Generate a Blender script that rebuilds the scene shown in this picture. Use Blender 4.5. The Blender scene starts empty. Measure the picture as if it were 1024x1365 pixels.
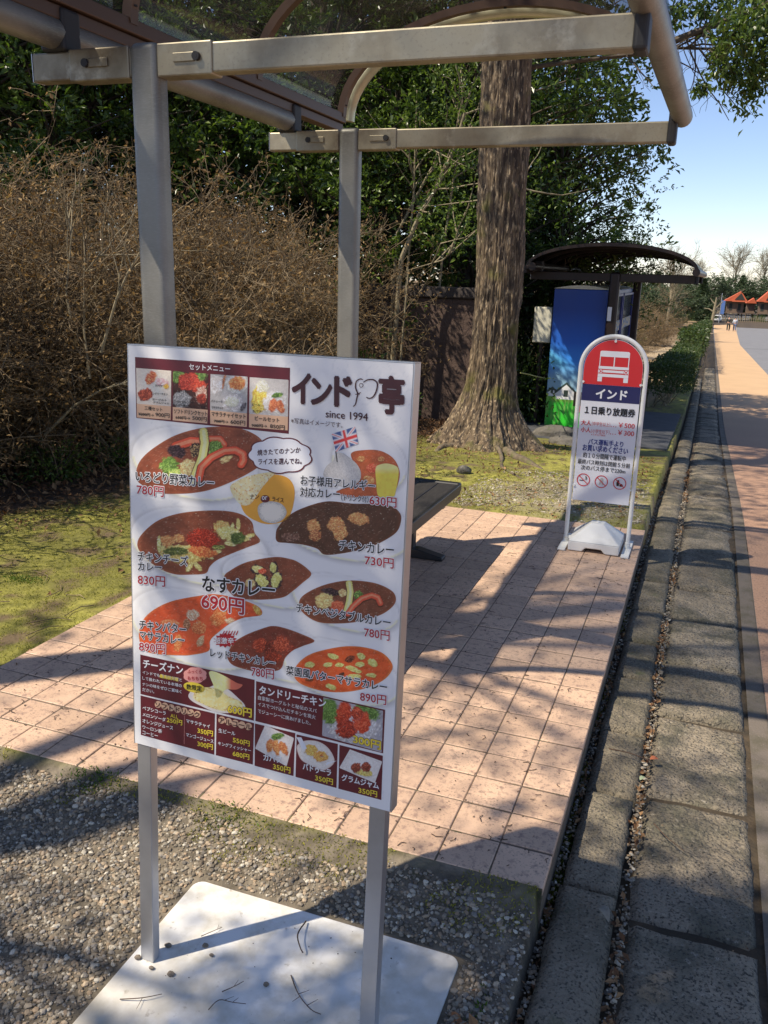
import bpy, math, random
import numpy as np
from mathutils import Vector, Matrix
rng = np.random.default_rng(7); random.seed(7)
SC = bpy.context.scene; COL = SC.collection
# ------------------------------------------------------------------ camera
FPX, TH, RO, YA, CX, CY, CH = 1150.01, 0.272074, 0.028686, -0.348763, 0.235802, -1.957883, 1.552068
def basis():
    cy, sy = math.cos(YA), math.sin(YA)
    f = np.array([sy*math.cos(TH), cy*math.cos(TH), -math.sin(TH)])
    r = np.array([cy, -sy, 0.]); u = np.cross(r, f)
    return math.cos(RO)*r+math.sin(RO)*u, -math.sin(RO)*r+math.cos(RO)*u, f
CR, CU, CF = basis(); CP = np.array([CX, CY, CH])
cd = bpy.data.cameras.new('camera'); cam = bpy.data.objects.new('camera', cd); COL.objects.link(cam)
cd.sensor_fit = 'VERTICAL'; cd.sensor_height = 36; cd.lens = FPX/1365*36; cd.clip_start = .05; cd.clip_end = 2000
cam.matrix_world = Matrix(((CR[0], CU[0], -CF[0], CX), (CR[1], CU[1], -CF[1], CY), (CR[2], CU[2], -CF[2], CH), (0, 0, 0, 1)))
SC.camera = cam
# ------------------------------------------------------------------ light
SUNV = np.array([-.585, -.49, 1.0]); SUNV /= np.linalg.norm(SUNV)
w = bpy.data.worlds.new('World'); SC.world = w; w.use_nodes = True
nt = w.node_tree; bg = nt.nodes['Background']; sk = nt.nodes.new('ShaderNodeTexSky')
sk.sky_type = 'NISHITA'; sk.sun_disc = False; sk.sun_elevation = math.asin(SUNV[2]); sk.sun_rotation = math.atan2(SUNV[0], SUNV[1])
sk.air_density = 1.0; sk.dust_density = .15; sk.ozone_density = 2.2; sk.air_density = .8
tn = nt.nodes.new('ShaderNodeMixRGB'); tn.blend_type = 'MULTIPLY'; tn.inputs[0].default_value = 1; tn.inputs[2].default_value = (1.12, 1.04, 1.08, 1)
nt.links.new(sk.outputs[0], tn.inputs[1]); nt.links.new(tn.outputs[0], bg.inputs[0]); bg.inputs[1].default_value = .115
sl = bpy.data.lights.new('sun', 'SUN'); sl.energy = 5.0; sl.angle = math.radians(.53); sl.color = (1, .885, .72)
so = bpy.data.objects.new('sun', sl); COL.objects.link(so); so.rotation_euler = Vector(SUNV.tolist()).to_track_quat('Z', 'Y').to_euler()
SC.view_settings.view_transform = 'Standard'; SC.view_settings.look = 'None'; SC.view_settings.gamma = 1
SC.view_settings.exposure = .46; SC.view_settings.use_curve_mapping = False
SC.cycles.max_bounces = 6; SC.cycles.transparent_max_bounces = 16

# ------------------------------------------------------------------ helpers
def PL(x, y, ax, val):
    """photo measurement -> point on a world plane (axis ax = val)"""
    d = CF+CR*(x-512)/FPX-CU*(y-682.5)/FPX
    return CP+(val-CP[ax])/d[ax]*d
def lin(r, g, b):
    f = lambda c: (c/255)/12.92 if c <= 10 else ((c/255+.055)/1.055)**2.4
    return (f(r), f(g), f(b))
def gz(Y):
    return -.12-np.interp(Y, [4, 5, 12, 14, 113, 150, 400], [0, .03, .55, .66, 4.13, 4.4, 4.9])
def rays(x, y, off=0.):
    for Y in np.concatenate([np.linspace(2, 30, 2000), np.linspace(30, 300, 3000)]):
        q = PL(x, y, 1, Y)
        if q[2] <= gz(Y)+off: return q
def tag(o, label=None, cat=None, group=None, kind=None):
    if label: o['label'] = label
    if cat: o['category'] = cat
    if group: o['group'] = group
    if kind: o['kind'] = kind
    return o
def thing(name, label, cat, loc=(0, 0, 0), group=None, rz=0, kind=None):
    o = bpy.data.objects.new(name, None); COL.objects.link(o); o.location = [float(v) for v in loc]; o.rotation_euler = (0, 0, rz)
    o.empty_display_size = .1
    return tag(o, label, cat, group, kind)
def link(name, me, parent=None, loc=None):
    o = bpy.data.objects.new(name, me); COL.objects.link(o)
    if parent is not None: o.parent = parent
    if loc is not None: o.location = [float(v) for v in loc]
    return o
def mesh_np(name, V, F, mat, smooth=False):
    """V (n,3), F (m,k) regular polygons"""
    me = bpy.data.meshes.new(name); V = np.asarray(V, np.float32); F = np.asarray(F, np.int32)
    m, k = F.shape
    me.vertices.add(len(V)); me.vertices.foreach_set('co', V.ravel())
    me.loops.add(m*k); me.loops.foreach_set('vertex_index', F.ravel())
    me.polygons.add(m); me.polygons.foreach_set('loop_start', np.arange(m, dtype=np.int32)*k)
    me.polygons.foreach_set('loop_total', np.full(m, k, np.int32))
    me.polygons.foreach_set('use_smooth', np.full(m, smooth))
    me.update(calc_edges=True)
    if mat: me.materials.append(mat)
    return me
def setcol(me, C):
    C = np.asarray(C, np.float32); C4 = np.ones((len(C), 4), np.float32); C4[:, :3] = C
    a = me.color_attributes.new('col', 'FLOAT_COLOR', 'POINT'); a.data.foreach_set('color', C4.ravel())
class MB:
    def __init__(s): s.v = []; s.f = []
    def add(s, vs, fs):
        b = len(s.v); s.v += [tuple(float(c) for c in v) for v in vs]; s.f += [tuple(b+i for i in f) for f in fs]
    def box(s, c, d, R=None):
        h = np.array(d)/2; P = np.array([[x, y, z] for x in (-1, 1) for y in (-1, 1) for z in (-1, 1)])*h
        if R is not None: P = P@np.array(R).T
        s.add(P+np.array(c), [(0, 1, 3, 2), (4, 6, 7, 5), (0, 4, 5, 1), (2, 3, 7, 6), (0, 2, 6, 4), (1, 5, 7, 3)])
    def bb(s, x0, x1, y0, y1, z0, z1): s.box(((x0+x1)/2, (y0+y1)/2, (z0+z1)/2), (x1-x0, y1-y0, z1-z0))
    def prism(s, pts, ax, a, b):
        """polygon pts (2D) extruded along axis ax from a to b"""
        n = len(pts); o = [i for i in range(3) if i != ax]; vs = []
        for t in (a, b):
            for p in pts:
                q = [0, 0, 0]; q[o[0]] = p[0]; q[o[1]] = p[1]; q[ax] = t; vs.append(q)
        s.add(vs, [tuple(range(n))[::-1], tuple(range(n, 2*n))]+[(i, (i+1) % n, n+(i+1) % n, n+i) for i in range(n)])
    def tube(s, P, r, n=10, cap=True):
        P = np.array(P, float); m = len(P); r = np.broadcast_to(np.array(r, float), (m,))
        T = np.gradient(P, axis=0); T /= np.linalg.norm(T, axis=1)[:, None]+1e-9
        ref = np.array([0, 0, 1.]) if abs(T[0][2]) < .9 else np.array([1., 0, 0])
        A = np.cross(T[0], ref); A /= np.linalg.norm(A); vs = []
        for i in range(m):
            A = A-T[i]*(A@T[i]); A /= np.linalg.norm(A)+1e-9; B = np.cross(T[i], A)
            for k in range(n):
                t = 2*math.pi*k/n; vs.append(P[i]+r[i]*(math.cos(t)*A+math.sin(t)*B))
        fs = [(i*n+k, i*n+(k+1) % n, (i+1)*n+(k+1) % n, (i+1)*n+k) for i in range(m-1) for k in range(n)]
        if cap: fs += [tuple(range(n))[::-1], tuple(range((m-1)*n, m*n))]
        s.add(vs, fs)
    def build(s, name, mat, parent=None, bevel=0, smooth=False, loc=None, seg=2):
        me = bpy.data.meshes.new(name); me.from_pydata(s.v, [], s.f); me.materials.append(mat)
        if smooth: me.polygons.foreach_set('use_smooth', [True]*len(me.polygons))
        me.update(); o = link(name, me, parent, loc)
        if bevel:
            b = o.modifiers.new('bevel', 'BEVEL'); b.width = bevel; b.segments = seg; b.limit_method = 'ANGLE'; b.angle_limit = math.radians(40)
        if smooth and hasattr(me, 'set_sharp_from_angle'): me.set_sharp_from_angle(angle=math.radians(40))
        return o
def arr(a): return np.asarray(a, float)
def vnoise(x, y, seed=0):
    x = arr(x); y = arr(y); xi = np.floor(x).astype(np.int64); yi = np.floor(y).astype(np.int64); fx = x-xi; fy = y-yi
    fx = fx*fx*(3-2*fx); fy = fy*fy*(3-2*fy)
    def h(a, b):
        n = (a*374761393+b*668265263+seed*974634777) & 0xffffffff; n = ((n ^ (n >> 13))*1274126177) & 0xffffffff
        return ((n ^ (n >> 16)) & 0xffff)/65535.
    return (h(xi, yi)*(1-fx)+h(xi+1, yi)*fx)*(1-fy)+(h(xi, yi+1)*(1-fx)+h(xi+1, yi+1)*fx)*fy
def fbm(x, y, seed=0, o=4):
    s = 0; a = .5; t = 0
    for i in range(o): s = s+a*vnoise(x*2**i, y*2**i, seed+i*17); t += a; a *= .5
    return s/t
# ---- materials
def mk(name, col, rough=.6, metal=0., var=(), bump=(), spec=None, coat=0, trans=0, obj=False, rvar=0, tint=None, ivar=0):
    """var: list of (scale, colour, lo, hi, detail, stretch); bump: list of (scale, strength, distance, stretch)"""
    m = bpy.data.materials.new(name); m.use_nodes = True; nt = m.node_tree; N = nt.nodes; L = nt.links; b = N['Principled BSDF']
    tc = N.new('ShaderNodeTexCoord') if not obj else None
    geo = N.new('ShaderNodeNewGeometry')
    src = tc.outputs['Object'] if tc else geo.outputs['Position']
    def coord(st):
        if st is None: return src
        mp = N.new('ShaderNodeMapping'); mp.inputs['Scale'].default_value = st; L.new(src, mp.inputs[0]); return mp.outputs[0]
    rgb = N.new('ShaderNodeRGB'); rgb.outputs[0].default_value = (*col, 1); cur = rgb.outputs[0]
    if ivar:
        oi = N.new('ShaderNodeObjectInfo'); hs = N.new('ShaderNodeHueSaturation'); mr = N.new('ShaderNodeMapRange')
        mr.inputs[3].default_value = 1-ivar; mr.inputs[4].default_value = 1+ivar; L.new(oi.outputs['Random'], mr.inputs[0])
        L.new(mr.outputs[0], hs.inputs['Value']); L.new(cur, hs.inputs['Color']); cur = hs.outputs[0]
    for v in var:
        sc, c, lo, hi = v[:4]; det = v[4] if len(v) > 4 else 5; st = v[5] if len(v) > 5 else None
        n = N.new('ShaderNodeTexNoise'); n.inputs['Scale'].default_value = sc; n.inputs['Detail'].default_value = det; n.inputs['Roughness'].default_value = .6
        L.new(coord(st), n.inputs['Vector'])
        mr = N.new('ShaderNodeMapRange'); mr.inputs[1].default_value = lo; mr.inputs[2].default_value = hi; L.new(n.outputs[0], mr.inputs[0])
        mx = N.new('ShaderNodeMixRGB'); L.new(mr.outputs[0], mx.inputs[0]); L.new(cur, mx.inputs[1]); mx.inputs[2].default_value = (*c, 1); cur = mx.outputs[0]
    L.new(cur, b.inputs['Base Color']); b.inputs['Roughness'].default_value = rough; b.inputs['Metallic'].default_value = metal
    if rvar:
        n = N.new('ShaderNodeTexNoise'); n.inputs['Scale'].default_value = 9; n.inputs['Detail'].default_value = 6; L.new(src, n.inputs['Vector'])
        mr = N.new('ShaderNodeMapRange'); mr.inputs[3].default_value = rough-rvar; mr.inputs[4].default_value = rough+rvar; L.new(n.outputs[0], mr.inputs[0]); L.new(mr.outputs[0], b.inputs['Roughness'])
    if spec is not None: b.inputs['Specular IOR Level'].default_value = spec
    if coat: b.inputs['Coat Weight'].default_value = coat
    nrm = None
    for v in bump:
        sc, stn, dist = v[:3]; st = v[3] if len(v) > 3 else None
        n = N.new('ShaderNodeTexNoise'); n.inputs['Scale'].default_value = sc; n.inputs['Detail'].default_value = 5; L.new(coord(st), n.inputs['Vector'])
        bp = N.new('ShaderNodeBump'); bp.inputs['Strength'].default_value = stn; bp.inputs['Distance'].default_value = dist; L.new(n.outputs[0], bp.inputs['Height'])
        if nrm is not None: L.new(nrm, bp.inputs['Normal'])
        nrm = bp.outputs[0]
    if nrm is not None: L.new(nrm, b.inputs['Normal'])
    m['b'] = 1
    return m
def leafmat(name, c1, c2, rough=.45, tr=.35, spec=.5):
    """colour varies leaf by leaf through a per-leaf attribute; a little light passes through"""
    m = bpy.data.materials.new(name); m.use_nodes = True; nt = m.node_tree; N = nt.nodes; L = nt.links; b = N['Principled BSDF']
    at = N.new('ShaderNodeAttribute'); at.attribute_name = 'var'; mx = N.new('ShaderNodeMixRGB'); mx.inputs[1].default_value = (*c1, 1); mx.inputs[2].default_value = (*c2, 1)
    L.new(at.outputs['Fac'], mx.inputs[0]); L.new(mx.outputs[0], b.inputs['Base Color']); b.inputs['Roughness'].default_value = rough; b.inputs['Specular IOR Level'].default_value = spec
    t = N.new('ShaderNodeBsdfTranslucent'); g = N.new('ShaderNodeMixRGB'); g.blend_type = 'MULTIPLY'; g.inputs[0].default_value = 1; g.inputs[2].default_value = (1.0, 1.15, .45, 1) if c1[1] > c1[0] else (1, .9, .6, 1)
    L.new(mx.outputs[0], g.inputs[1]); L.new(g.outputs[0], t.inputs[0]); ms = N.new('ShaderNodeMixShader'); ms.inputs[0].default_value = tr
    L.new(b.outputs[0], ms.inputs[1]); L.new(t.outputs[0], ms.inputs[2]); L.new(ms.outputs[0], N['Material Output'].inputs[0])
    return m
def attrmat(name, rough=.5, coat=0, bump=None):
    m = bpy.data.materials.new(name); m.use_nodes = True; nt = m.node_tree; N = nt.nodes; L = nt.links; b = N['Principled BSDF']
    at = N.new('ShaderNodeAttribute'); at.attribute_name = 'col'; L.new(at.outputs['Color'], b.inputs['Base Color']); b.inputs['Roughness'].default_value = rough
    b.inputs['Coat Weight'].default_value = coat
    if bump:
        tc = N.new('ShaderNodeTexCoord'); n = N.new('ShaderNodeTexNoise'); n.inputs['Scale'].default_value = bump[0]; n.inputs['Detail'].default_value = 6
        L.new(tc.outputs['Object'], n.inputs['Vector']); bp = N.new('ShaderNodeBump'); bp.inputs['Strength'].default_value = bump[1]; bp.inputs['Distance'].default_value = bump[2]
        L.new(n.outputs[0], bp.inputs['Height']); L.new(bp.outputs[0], b.inputs['Normal'])
    return m
def attr_float(me, name, vals, dom='POINT'):
    a = me.attributes.new(name, 'FLOAT', dom); a.data.foreach_set('value', np.asarray(vals, np.float32))

M = {}
M['steel'] = mk('brushed_steel', (.24, .232, .205), .5, .6, var=[(3, (.15, .145, .125), .42, .72, 6), (60, (.29, .285, .26), .5, .8, 3, (1, 1, 8))], bump=[(220, .12, .001, (1, 1, .06))], rvar=.12)  # dark mottle paints dappled tree shade into the steel, beside its streaks
M['beam_steel'] = mk('weathered_dappled_aluminium', (.36, .32, .23), .46, .6, var=[(3, (.15, .12, .08), .42, .68, 8), (14, (.42, .38, .29), .55, .75, 6), (90, (.22, .19, .15), .55, .8, 4)], bump=[(150, .1, .001)], rvar=.12)  # mottle mixes weathering with tree dapples painted into the metal
M['bronze'] = mk('bronze_anodised', (.10, .058, .036), .45, .4, var=[(9, (.1, .06, .04), .4, .7, 6)], bump=[(80, .1, .001)])
M['rubber'] = mk('black_rubber', (.018, .018, .02), .6, bump=[(60, .15, .002)])
M['palepaint'] = mk('pale_metal', (.5, .5, .36), .35, .5, var=[(8, (.36, .35, .24), .5, .8, 6)])
M['alu'] = mk('aluminium', (.52, .53, .55), .36, .8, var=[(4, (.4, .4, .41), .45, .75, 6)], bump=[(260, .08, .0006, (1, 1, .05))], rvar=.1)
M['board'] = mk('white_board_edge', (.7, .71, .72), .45)
M['whiteplate'] = mk('dirty_white_plate', (.80, .79, .75), .5, var=[(3.2, (.46, .41, .31), .46, .70, 9), (11, (.54, .50, .41), .46, .70, 8), (34, (.30, .25, .18), .64, .78, 8)], bump=[(60, .08, .001)])
M['whitepaint'] = mk('white_enamel', (.76, .76, .72), .4, var=[(14, (.55, .5, .42), .62, .8, 6), (50, (.30, .16, .08), .74, .80, 5)])
M['whiteplastic'] = mk('white_plastic_weight', (.68, .68, .66), .5, var=[(8, (.5, .49, .45), .5, .85, 7), (60, (.4, .38, .34), .68, .8, 4)], bump=[(40, .1, .001)])
M['benchblack'] = mk('black_painted_metal', (.02, .02, .022), .35, var=[(20, (.05, .05, .05), .6, .85, 5)])
M['slat'] = mk('dark_bench_wood', (.028, .026, .026), .5, var=[(18, (.06, .055, .05), .45, .8, 7, (8, 1, 8))], bump=[(60, .2, .001, (6, .4, 6))])
M['tile'] = mk('pink_tile', (.60, .41, .28), .62, ivar=.16, obj=True, var=[(2.2, (.44, .30, .215), .46, .70, 7), (42, (.30, .2, .155), .52, .66, 8), (130, (.22, .155, .125), .56, .68, 5), (9, (.62, .43, .30), .52, .75, 4)], bump=[(180, .18, .0012), (12, .1, .004)])
M['grout'] = mk('dirty_grout', (.15, .11, .08), .9, obj=True, var=[(30, (.05, .06, .025), .5, .7, 6)], bump=[(120, .5, .004)])
M['kerb'] = mk('kerb_concrete', (.23, .195, .14), .9, obj=True, ivar=.12, var=[(5, (.10, .09, .06), .42, .66, 8), (70, (.30, .26, .19), .58, .72, 5), (120, (.05, .046, .036), .53, .64, 5), (11, (.10, .11, .05), .6, .8, 6)], bump=[(110, 1, .010), (30, .9, .02)])
M['slab'] = mk('paving_slab_stone', (.30, .25, .18), .88, obj=True, ivar=.16, var=[(1.6, (.12, .10, .07), .45, .64, 8), (4.5, (.115, .105, .072), .46, .62, 9), (60, (.42, .37, .285), .57, .68, 6), (120, (.05, .045, .035), .52, .62, 5), (320, (.42, .39, .33), .68, .76, 2)], bump=[(110, 1, .010), (34, .9, .022), (9, .6, .03)])
M['strip'] = mk('edge_concrete', (.15, .125, .10), .9, obj=True, var=[(8, (.09, .08, .05), .45, .7, 8), (150, (.25, .21, .17), .6, .75, 4)], bump=[(150, .6, .004)])
M['asphalt'] = mk('grey_asphalt', (.20, .20, .205), .9, obj=True, var=[(2, (.16, .16, .165), .4, .7, 6), (200, (.28, .28, .28), .6, .75, 3)], bump=[(150, .5, .004)])
M['darkasphalt'] = mk('dark_asphalt', (.075, .078, .085), .85, obj=True, var=[(5, (.05, .052, .055), .4, .7, 6)], bump=[(150, .5, .004)])
M['wall'] = mk('brown_plaster_wall', (.10, .066, .052), .92, obj=True, var=[(2, (.07, .046, .036), .4, .7, 7), (30, (.2, .13, .105), .6, .8, 6)], bump=[(30, .6, .02), (120, .4, .004)])
M['wallcap'] = mk('wall_coping', (.05, .04, .036), .85, obj=True, bump=[(40, .5, .01)])
M['rock'] = mk('grey_rock', (.13, .12, .105), .9, obj=True, var=[(9, (.08, .075, .06), .4, .7, 8), (40, (.22, .2, .17), .6, .75, 5), (14, (.07, .09, .03), .58, .72, 6)], bump=[(30, .7, .02), (120, .5, .004)])
M['bark'] = mk('bark', (.15, .108, .066), .92, obj=True, var=[(26, (.045, .033, .024), .42, .58, 8, (1, 1, .16)), (44, (.36, .28, .18), .54, .64, 7, (1, 1, .25)), (3.0, (.125, .115, .03), .56, .70, 8)], bump=[(40, 1, .02, (1, 1, .16)), (150, .7, .004, (1, 1, .4))])
M['twig'] = mk('dry_twigs', (.20, .15, .085), .85, obj=True, var=[(1.4, (.08, .055, .03), .40, .62, 4), (9, (.42, .33, .20), .56, .72, 3)])
M['palebark'] = mk('pale_branch', (.26, .22, .14), .85, obj=True, var=[(14, (.12, .10, .06), .45, .7, 5)])
M['darkbark'] = mk('dark_branch', (.07, .055, .04), .9, obj=True, var=[(14, (.12, .1, .07), .5, .75, 5)])
M['root'] = mk('root_bark', (.16, .125, .085), .92, obj=True, var=[(20, (.08, .06, .04), .45, .65, 7), (8, (.10, .11, .03), .52, .7, 6)], bump=[(60, .8, .01)])
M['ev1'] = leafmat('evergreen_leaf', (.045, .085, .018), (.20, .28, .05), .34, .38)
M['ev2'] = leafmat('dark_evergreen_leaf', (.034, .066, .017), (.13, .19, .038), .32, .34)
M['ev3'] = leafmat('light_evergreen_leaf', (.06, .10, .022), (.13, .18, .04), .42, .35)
M['conifer'] = leafmat('conifer_needle', (.035, .062, .026), (.075, .11, .045), .6, .15)
M['dead'] = leafmat('dead_leaf', (.14, .085, .04), (.36, .25, .12), .7, .3, .2)
M['litter'] = leafmat('fallen_leaf', (.10, .045, .022), (.36, .22, .11), .7, .15, .2)
M['hedge'] = leafmat('hedge_leaf', (.028, .055, .013), (.075, .115, .026), .45, .3)
M['moss'] = leafmat('moss_blade', (.15, .155, .02), (.42, .38, .07), .8, .3, .2)
M['grassy'] = leafmat('grass_blade', (.05, .10, .012), (.12, .19, .03), .6, .3, .2)
M['gravel'] = attrmat('gravel_stone', .85, 0, (60, .4, .003))
M['print'] = attrmat('menu_print', .32, .25)
M['black'] = mk('black_print', (.012, .012, .013), .4)
M['marprint'] = mk('maroon_lettering', (.06, .012, .016), .4)
M['maroon'] = mk('maroon_print', (.12, .013, .022), .35, coat=.2)
M['peach'] = mk('peach_print', (.72, .45, .28), .4)
M['redprint'] = mk('red_lettering', (.42, .02, .03), .4)
M['white'] = mk('white_lettering', (.78, .78, .78), .4)
M['yellow'] = mk('yellow_lettering', (.80, .62, .06), .4)
M['orange'] = mk('orange_print', (.85, .38, .06), .4)
M['pinkp'] = mk('pink_print', (.75, .32, .28), .4)
M['signred'] = mk('sign_red', (.62, .025, .03), .3, coat=.3)
M['signnavy'] = mk('sign_navy', (.014, .018, .10), .3, coat=.3)
M['signwhite'] = mk('sign_white', (.76, .77, .80), .35, coat=.2)
M['signblue'] = mk('sign_blue_ink', (.02, .04, .22), .4)
M['darkframe'] = mk('dark_brown_frame', (.022, .014, .012), .4, .3, var=[(8, (.04, .02, .018), .5, .8, 5)])
M['cream'] = mk('cream_cabinet', (.62, .60, .48), .5, var=[(6, (.5, .47, .36), .5, .8, 5)])
M['mural'] = attrmat('painted_mural', .45, .1)
M['blueframe'] = mk('blue_frame', (.02, .04, .25), .4)
M['roofred'] = mk('orange_roof', (.52, .12, .05), .8, obj=True, var=[(2, (.48, .1, .04), .4, .7, 5)], ivar=.08)
M['woodwall'] = mk('far_wood_wall', (.16, .11, .075), .85, obj=True, var=[(2, (.1, .07, .05), .4, .7, 4)])
M['skin'] = mk('skin', (.45, .26, .18), .6)
M['clothdark'] = mk('dark_cloth', (.03, .035, .03), .9)
M['clothblue'] = mk('blue_cloth', (.10, .14, .25), .9)
M['clothpale'] = mk('pale_cloth', (.5, .53, .58), .9)
M['hair'] = mk('hair', (.02, .015, .012), .8)
def clear(name, tint, dirt, fac):
    m = bpy.data.materials.new(name); m.use_nodes = True; nt = m.node_tree; N = nt.nodes; L = nt.links
    tr = N.new('ShaderNodeBsdfTransparent'); tr.inputs[0].default_value = (*tint, 1); gl = N.new('ShaderNodeBsdfGlossy'); gl.inputs['Roughness'].default_value = .08; gl.inputs[0].default_value = (.8, .85, .9, 1)
    lw = N.new('ShaderNodeLayerWeight'); lw.inputs[0].default_value = .5; pw = N.new('ShaderNodeMath'); pw.operation = 'POWER'; pw.inputs[1].default_value = 5; L.new(lw.outputs['Facing'], pw.inputs[0]); fr = N.new('ShaderNodeMath'); fr.operation = 'MULTIPLY_ADD'; fr.inputs[1].default_value = .35; fr.inputs[2].default_value = .025; L.new(pw.outputs[0], fr.inputs[0]); a = N.new('ShaderNodeMixShader'); L.new(fr.outputs[0], a.inputs[0]); L.new(tr.outputs[0], a.inputs[1]); L.new(gl.outputs[0], a.inputs[2])
    df = N.new('ShaderNodeBsdfDiffuse'); df.inputs[0].default_value = (*dirt, 1); tc = N.new('ShaderNodeTexCoord'); n = N.new('ShaderNodeTexNoise'); n.inputs['Scale'].default_value = 6; n.inputs['Detail'].default_value = 8; L.new(tc.outputs['Object'], n.inputs['Vector'])
    mr = N.new('ShaderNodeMapRange'); mr.inputs[1].default_value = .35; mr.inputs[2].default_value = .8; mr.inputs[3].default_value = fac*.5; mr.inputs[4].default_value = fac*1.8; L.new(n.outputs[0], mr.inputs[0])
    c = N.new('ShaderNodeMixShader'); L.new(mr.outputs[0], c.inputs[0]); L.new(a.outputs[0], c.inputs[1]); L.new(df.outputs[0], c.inputs[2]); L.new(c.outputs[0], N['Material Output'].inputs[0])
    return m
M['smoke'] = clear('smoked_acrylic', (.74, .75, .76), (.22, .22, .23), .07)
M['darksmoke'] = clear('dark_acrylic', (.10, .095, .09), (.04, .035, .03), .2)
M['glass'] = clear('window_glass', (.6, .65, .65), (.3, .3, .3), .05)

# ================================================================== SETTING
# ground: one sheet to the horizon, its height follows the downhill slope
def ground_z(X, Y):
    z = gz(Y)+.095
    left = -.035+.02*(fbm(X*1.5, Y*1.5, 3)-.5)
    z = z+.045*(fbm(X*.7+9, Y*.7, 5)-.5)
    # gravel bed in front of the tiles lies lower
    front = np.clip((.02-Y)/.25, 0, 1)*np.clip((X+4.2)/1.0, 0, 1)
    near = np.clip((X+3)/.7, 0, 1)*np.clip((Y+1.5)/.5, 0, 1)*np.clip((.6-Y)/.3, 0, 1); z = z*(1-near)+(gz(Y)+.118)*near-.072*np.clip(-Y/.24, 0, 1)*np.clip((X+4.2)/1.0, 0, 1)
    # under the tile platform
    inside = (X > -2.2) & (X < .0) & (Y > .04) & (Y < 3.58)
    z = np.where(inside, -.10, z)
    rr = np.hypot(X+1.73, (Y-6.3)); z = z+.09*np.exp(-(rr/1.1)**2)                # swelling round the big tree
    z = np.where(X > -.012, gz(Y)-.028-.012*np.clip((3-Y)/3, 0, 1), z)                # channel by the kerb
    z = np.where(X > .2, gz(Y)-.016, z)
    edge = np.clip((X+8)/-20, 0, 1); z = z+edge*2.2*fbm(X*.03, Y*.03, 8)
    return z
xs = np.unique(np.concatenate([np.linspace(-400, -30, 14), np.linspace(-30, -6, 50), np.linspace(-6, -2.4, 90), np.linspace(-2.4, .3, 136), np.linspace(.3, 1, 6), np.linspace(1, 6, 6), np.linspace(6, 400, 14)]))
ys = np.unique(np.concatenate([np.linspace(-60, -2.5, 14), np.linspace(-2.5, .3, 130), np.linspace(.3, 8, 190), np.linspace(8, 20, 80), np.linspace(20, 120, 60), np.linspace(120, 600, 14)]))
GX, GY = np.meshgrid(xs, ys); GZ = ground_z(GX, GY); nx, ny = len(xs), len(ys)
idx = np.arange(nx*ny).reshape(ny, nx)
F = np.stack([idx[:-1, :-1], idx[:-1, 1:], idx[1:, 1:], idx[1:, :-1]], -1).reshape(-1, 4)
gx, gy = GX.ravel(), GY.ravel()
def mixc(a, b, t): t = np.clip(t, 0, 1)[:, None]; return arr(a)*(1-t)+arr(b)*t
n1 = fbm(gx*1.3, gy*1.3, 11); n2 = fbm(gx*9, gy*9, 12); n3 = fbm(gx*30, gy*30, 13)
def litter_amount(X, Y):
    """0 moss .. 1 leaf litter under the brown shrubs"""
    d = (-(X+3.15)*.62-(0.0*Y))+.0
    line = -3.35-.28*np.clip(3.2-Y, -2, 5)+np.clip(Y-3.2, 0, 9)*.18
    return np.clip((line-X)/.35+(fbm(X*2, Y*2, 21)-.5)*1.6, 0, 1)
c = np.tile(arr((.14, .135, .026)), (len(gx), 1))
c = mixc(c[0], (.33, .31, .06), (n1-.35)*2.2+(n3-.5)*1.5)
c = c*(1-.0) ; t = np.clip((n2-.56)*6, 0, 1)[:, None]; c = c*(1-t)+arr((.12, .085, .045))*t
t = litter_amount(gx, gy)[:, None]; c = c*(1-t)+mixc((.045, .03, .018), (.12, .07, .038), (n3-.3)*2)*t
t = (np.clip((.12-gy+(n2-.5)*.28)/.12, 0, 1)*np.clip((gx+5)/1., 0, 1))[:, None]; c = c*(1-t)+mixc((.09, .075, .052), (.24, .2, .145), (n3-.3)*2)*t
t = (np.clip((-2.4-gx)/.5, 0, 1)*np.clip((.55-gy)/.5, 0, 1))[:, None]*0; c = c*(1-t)
t = np.clip((gx+.02)/.01, 0, 1)[:, None]; c = c*(1-t)+mixc((.035, .028, .018), (.10, .07, .04), (n3-.3)*2)*t
t = (np.clip((gy-13)/3, 0, 1)*np.clip((-gx-.2)/.5, 0, 1))[:, None]; c = c*(1-t)+mixc((.17, .115, .055), (.27, .19, .10), (n1-.3)*2)*t
# pale gravel patch beside the platform's back corner
t = (np.clip(1-np.hypot((gx+.55)/.75, (gy-4.35)/.85), 0, .45)*2.2*np.clip((n3-.25)*3, 0, 1))[:, None]; c = c*(1-t)+arr((.27, .23, .16))*t
gm = mesh_np('ground', np.stack([gx, gy, GZ.ravel()], 1), F, None, True); setcol(gm, c)
M['groundm'] = attrmat('ground_surface', .95, 0, (45, .9, .012)); gm.materials.append(M['groundm'])
tag(link('ground', gm), kind='structure')
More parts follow.
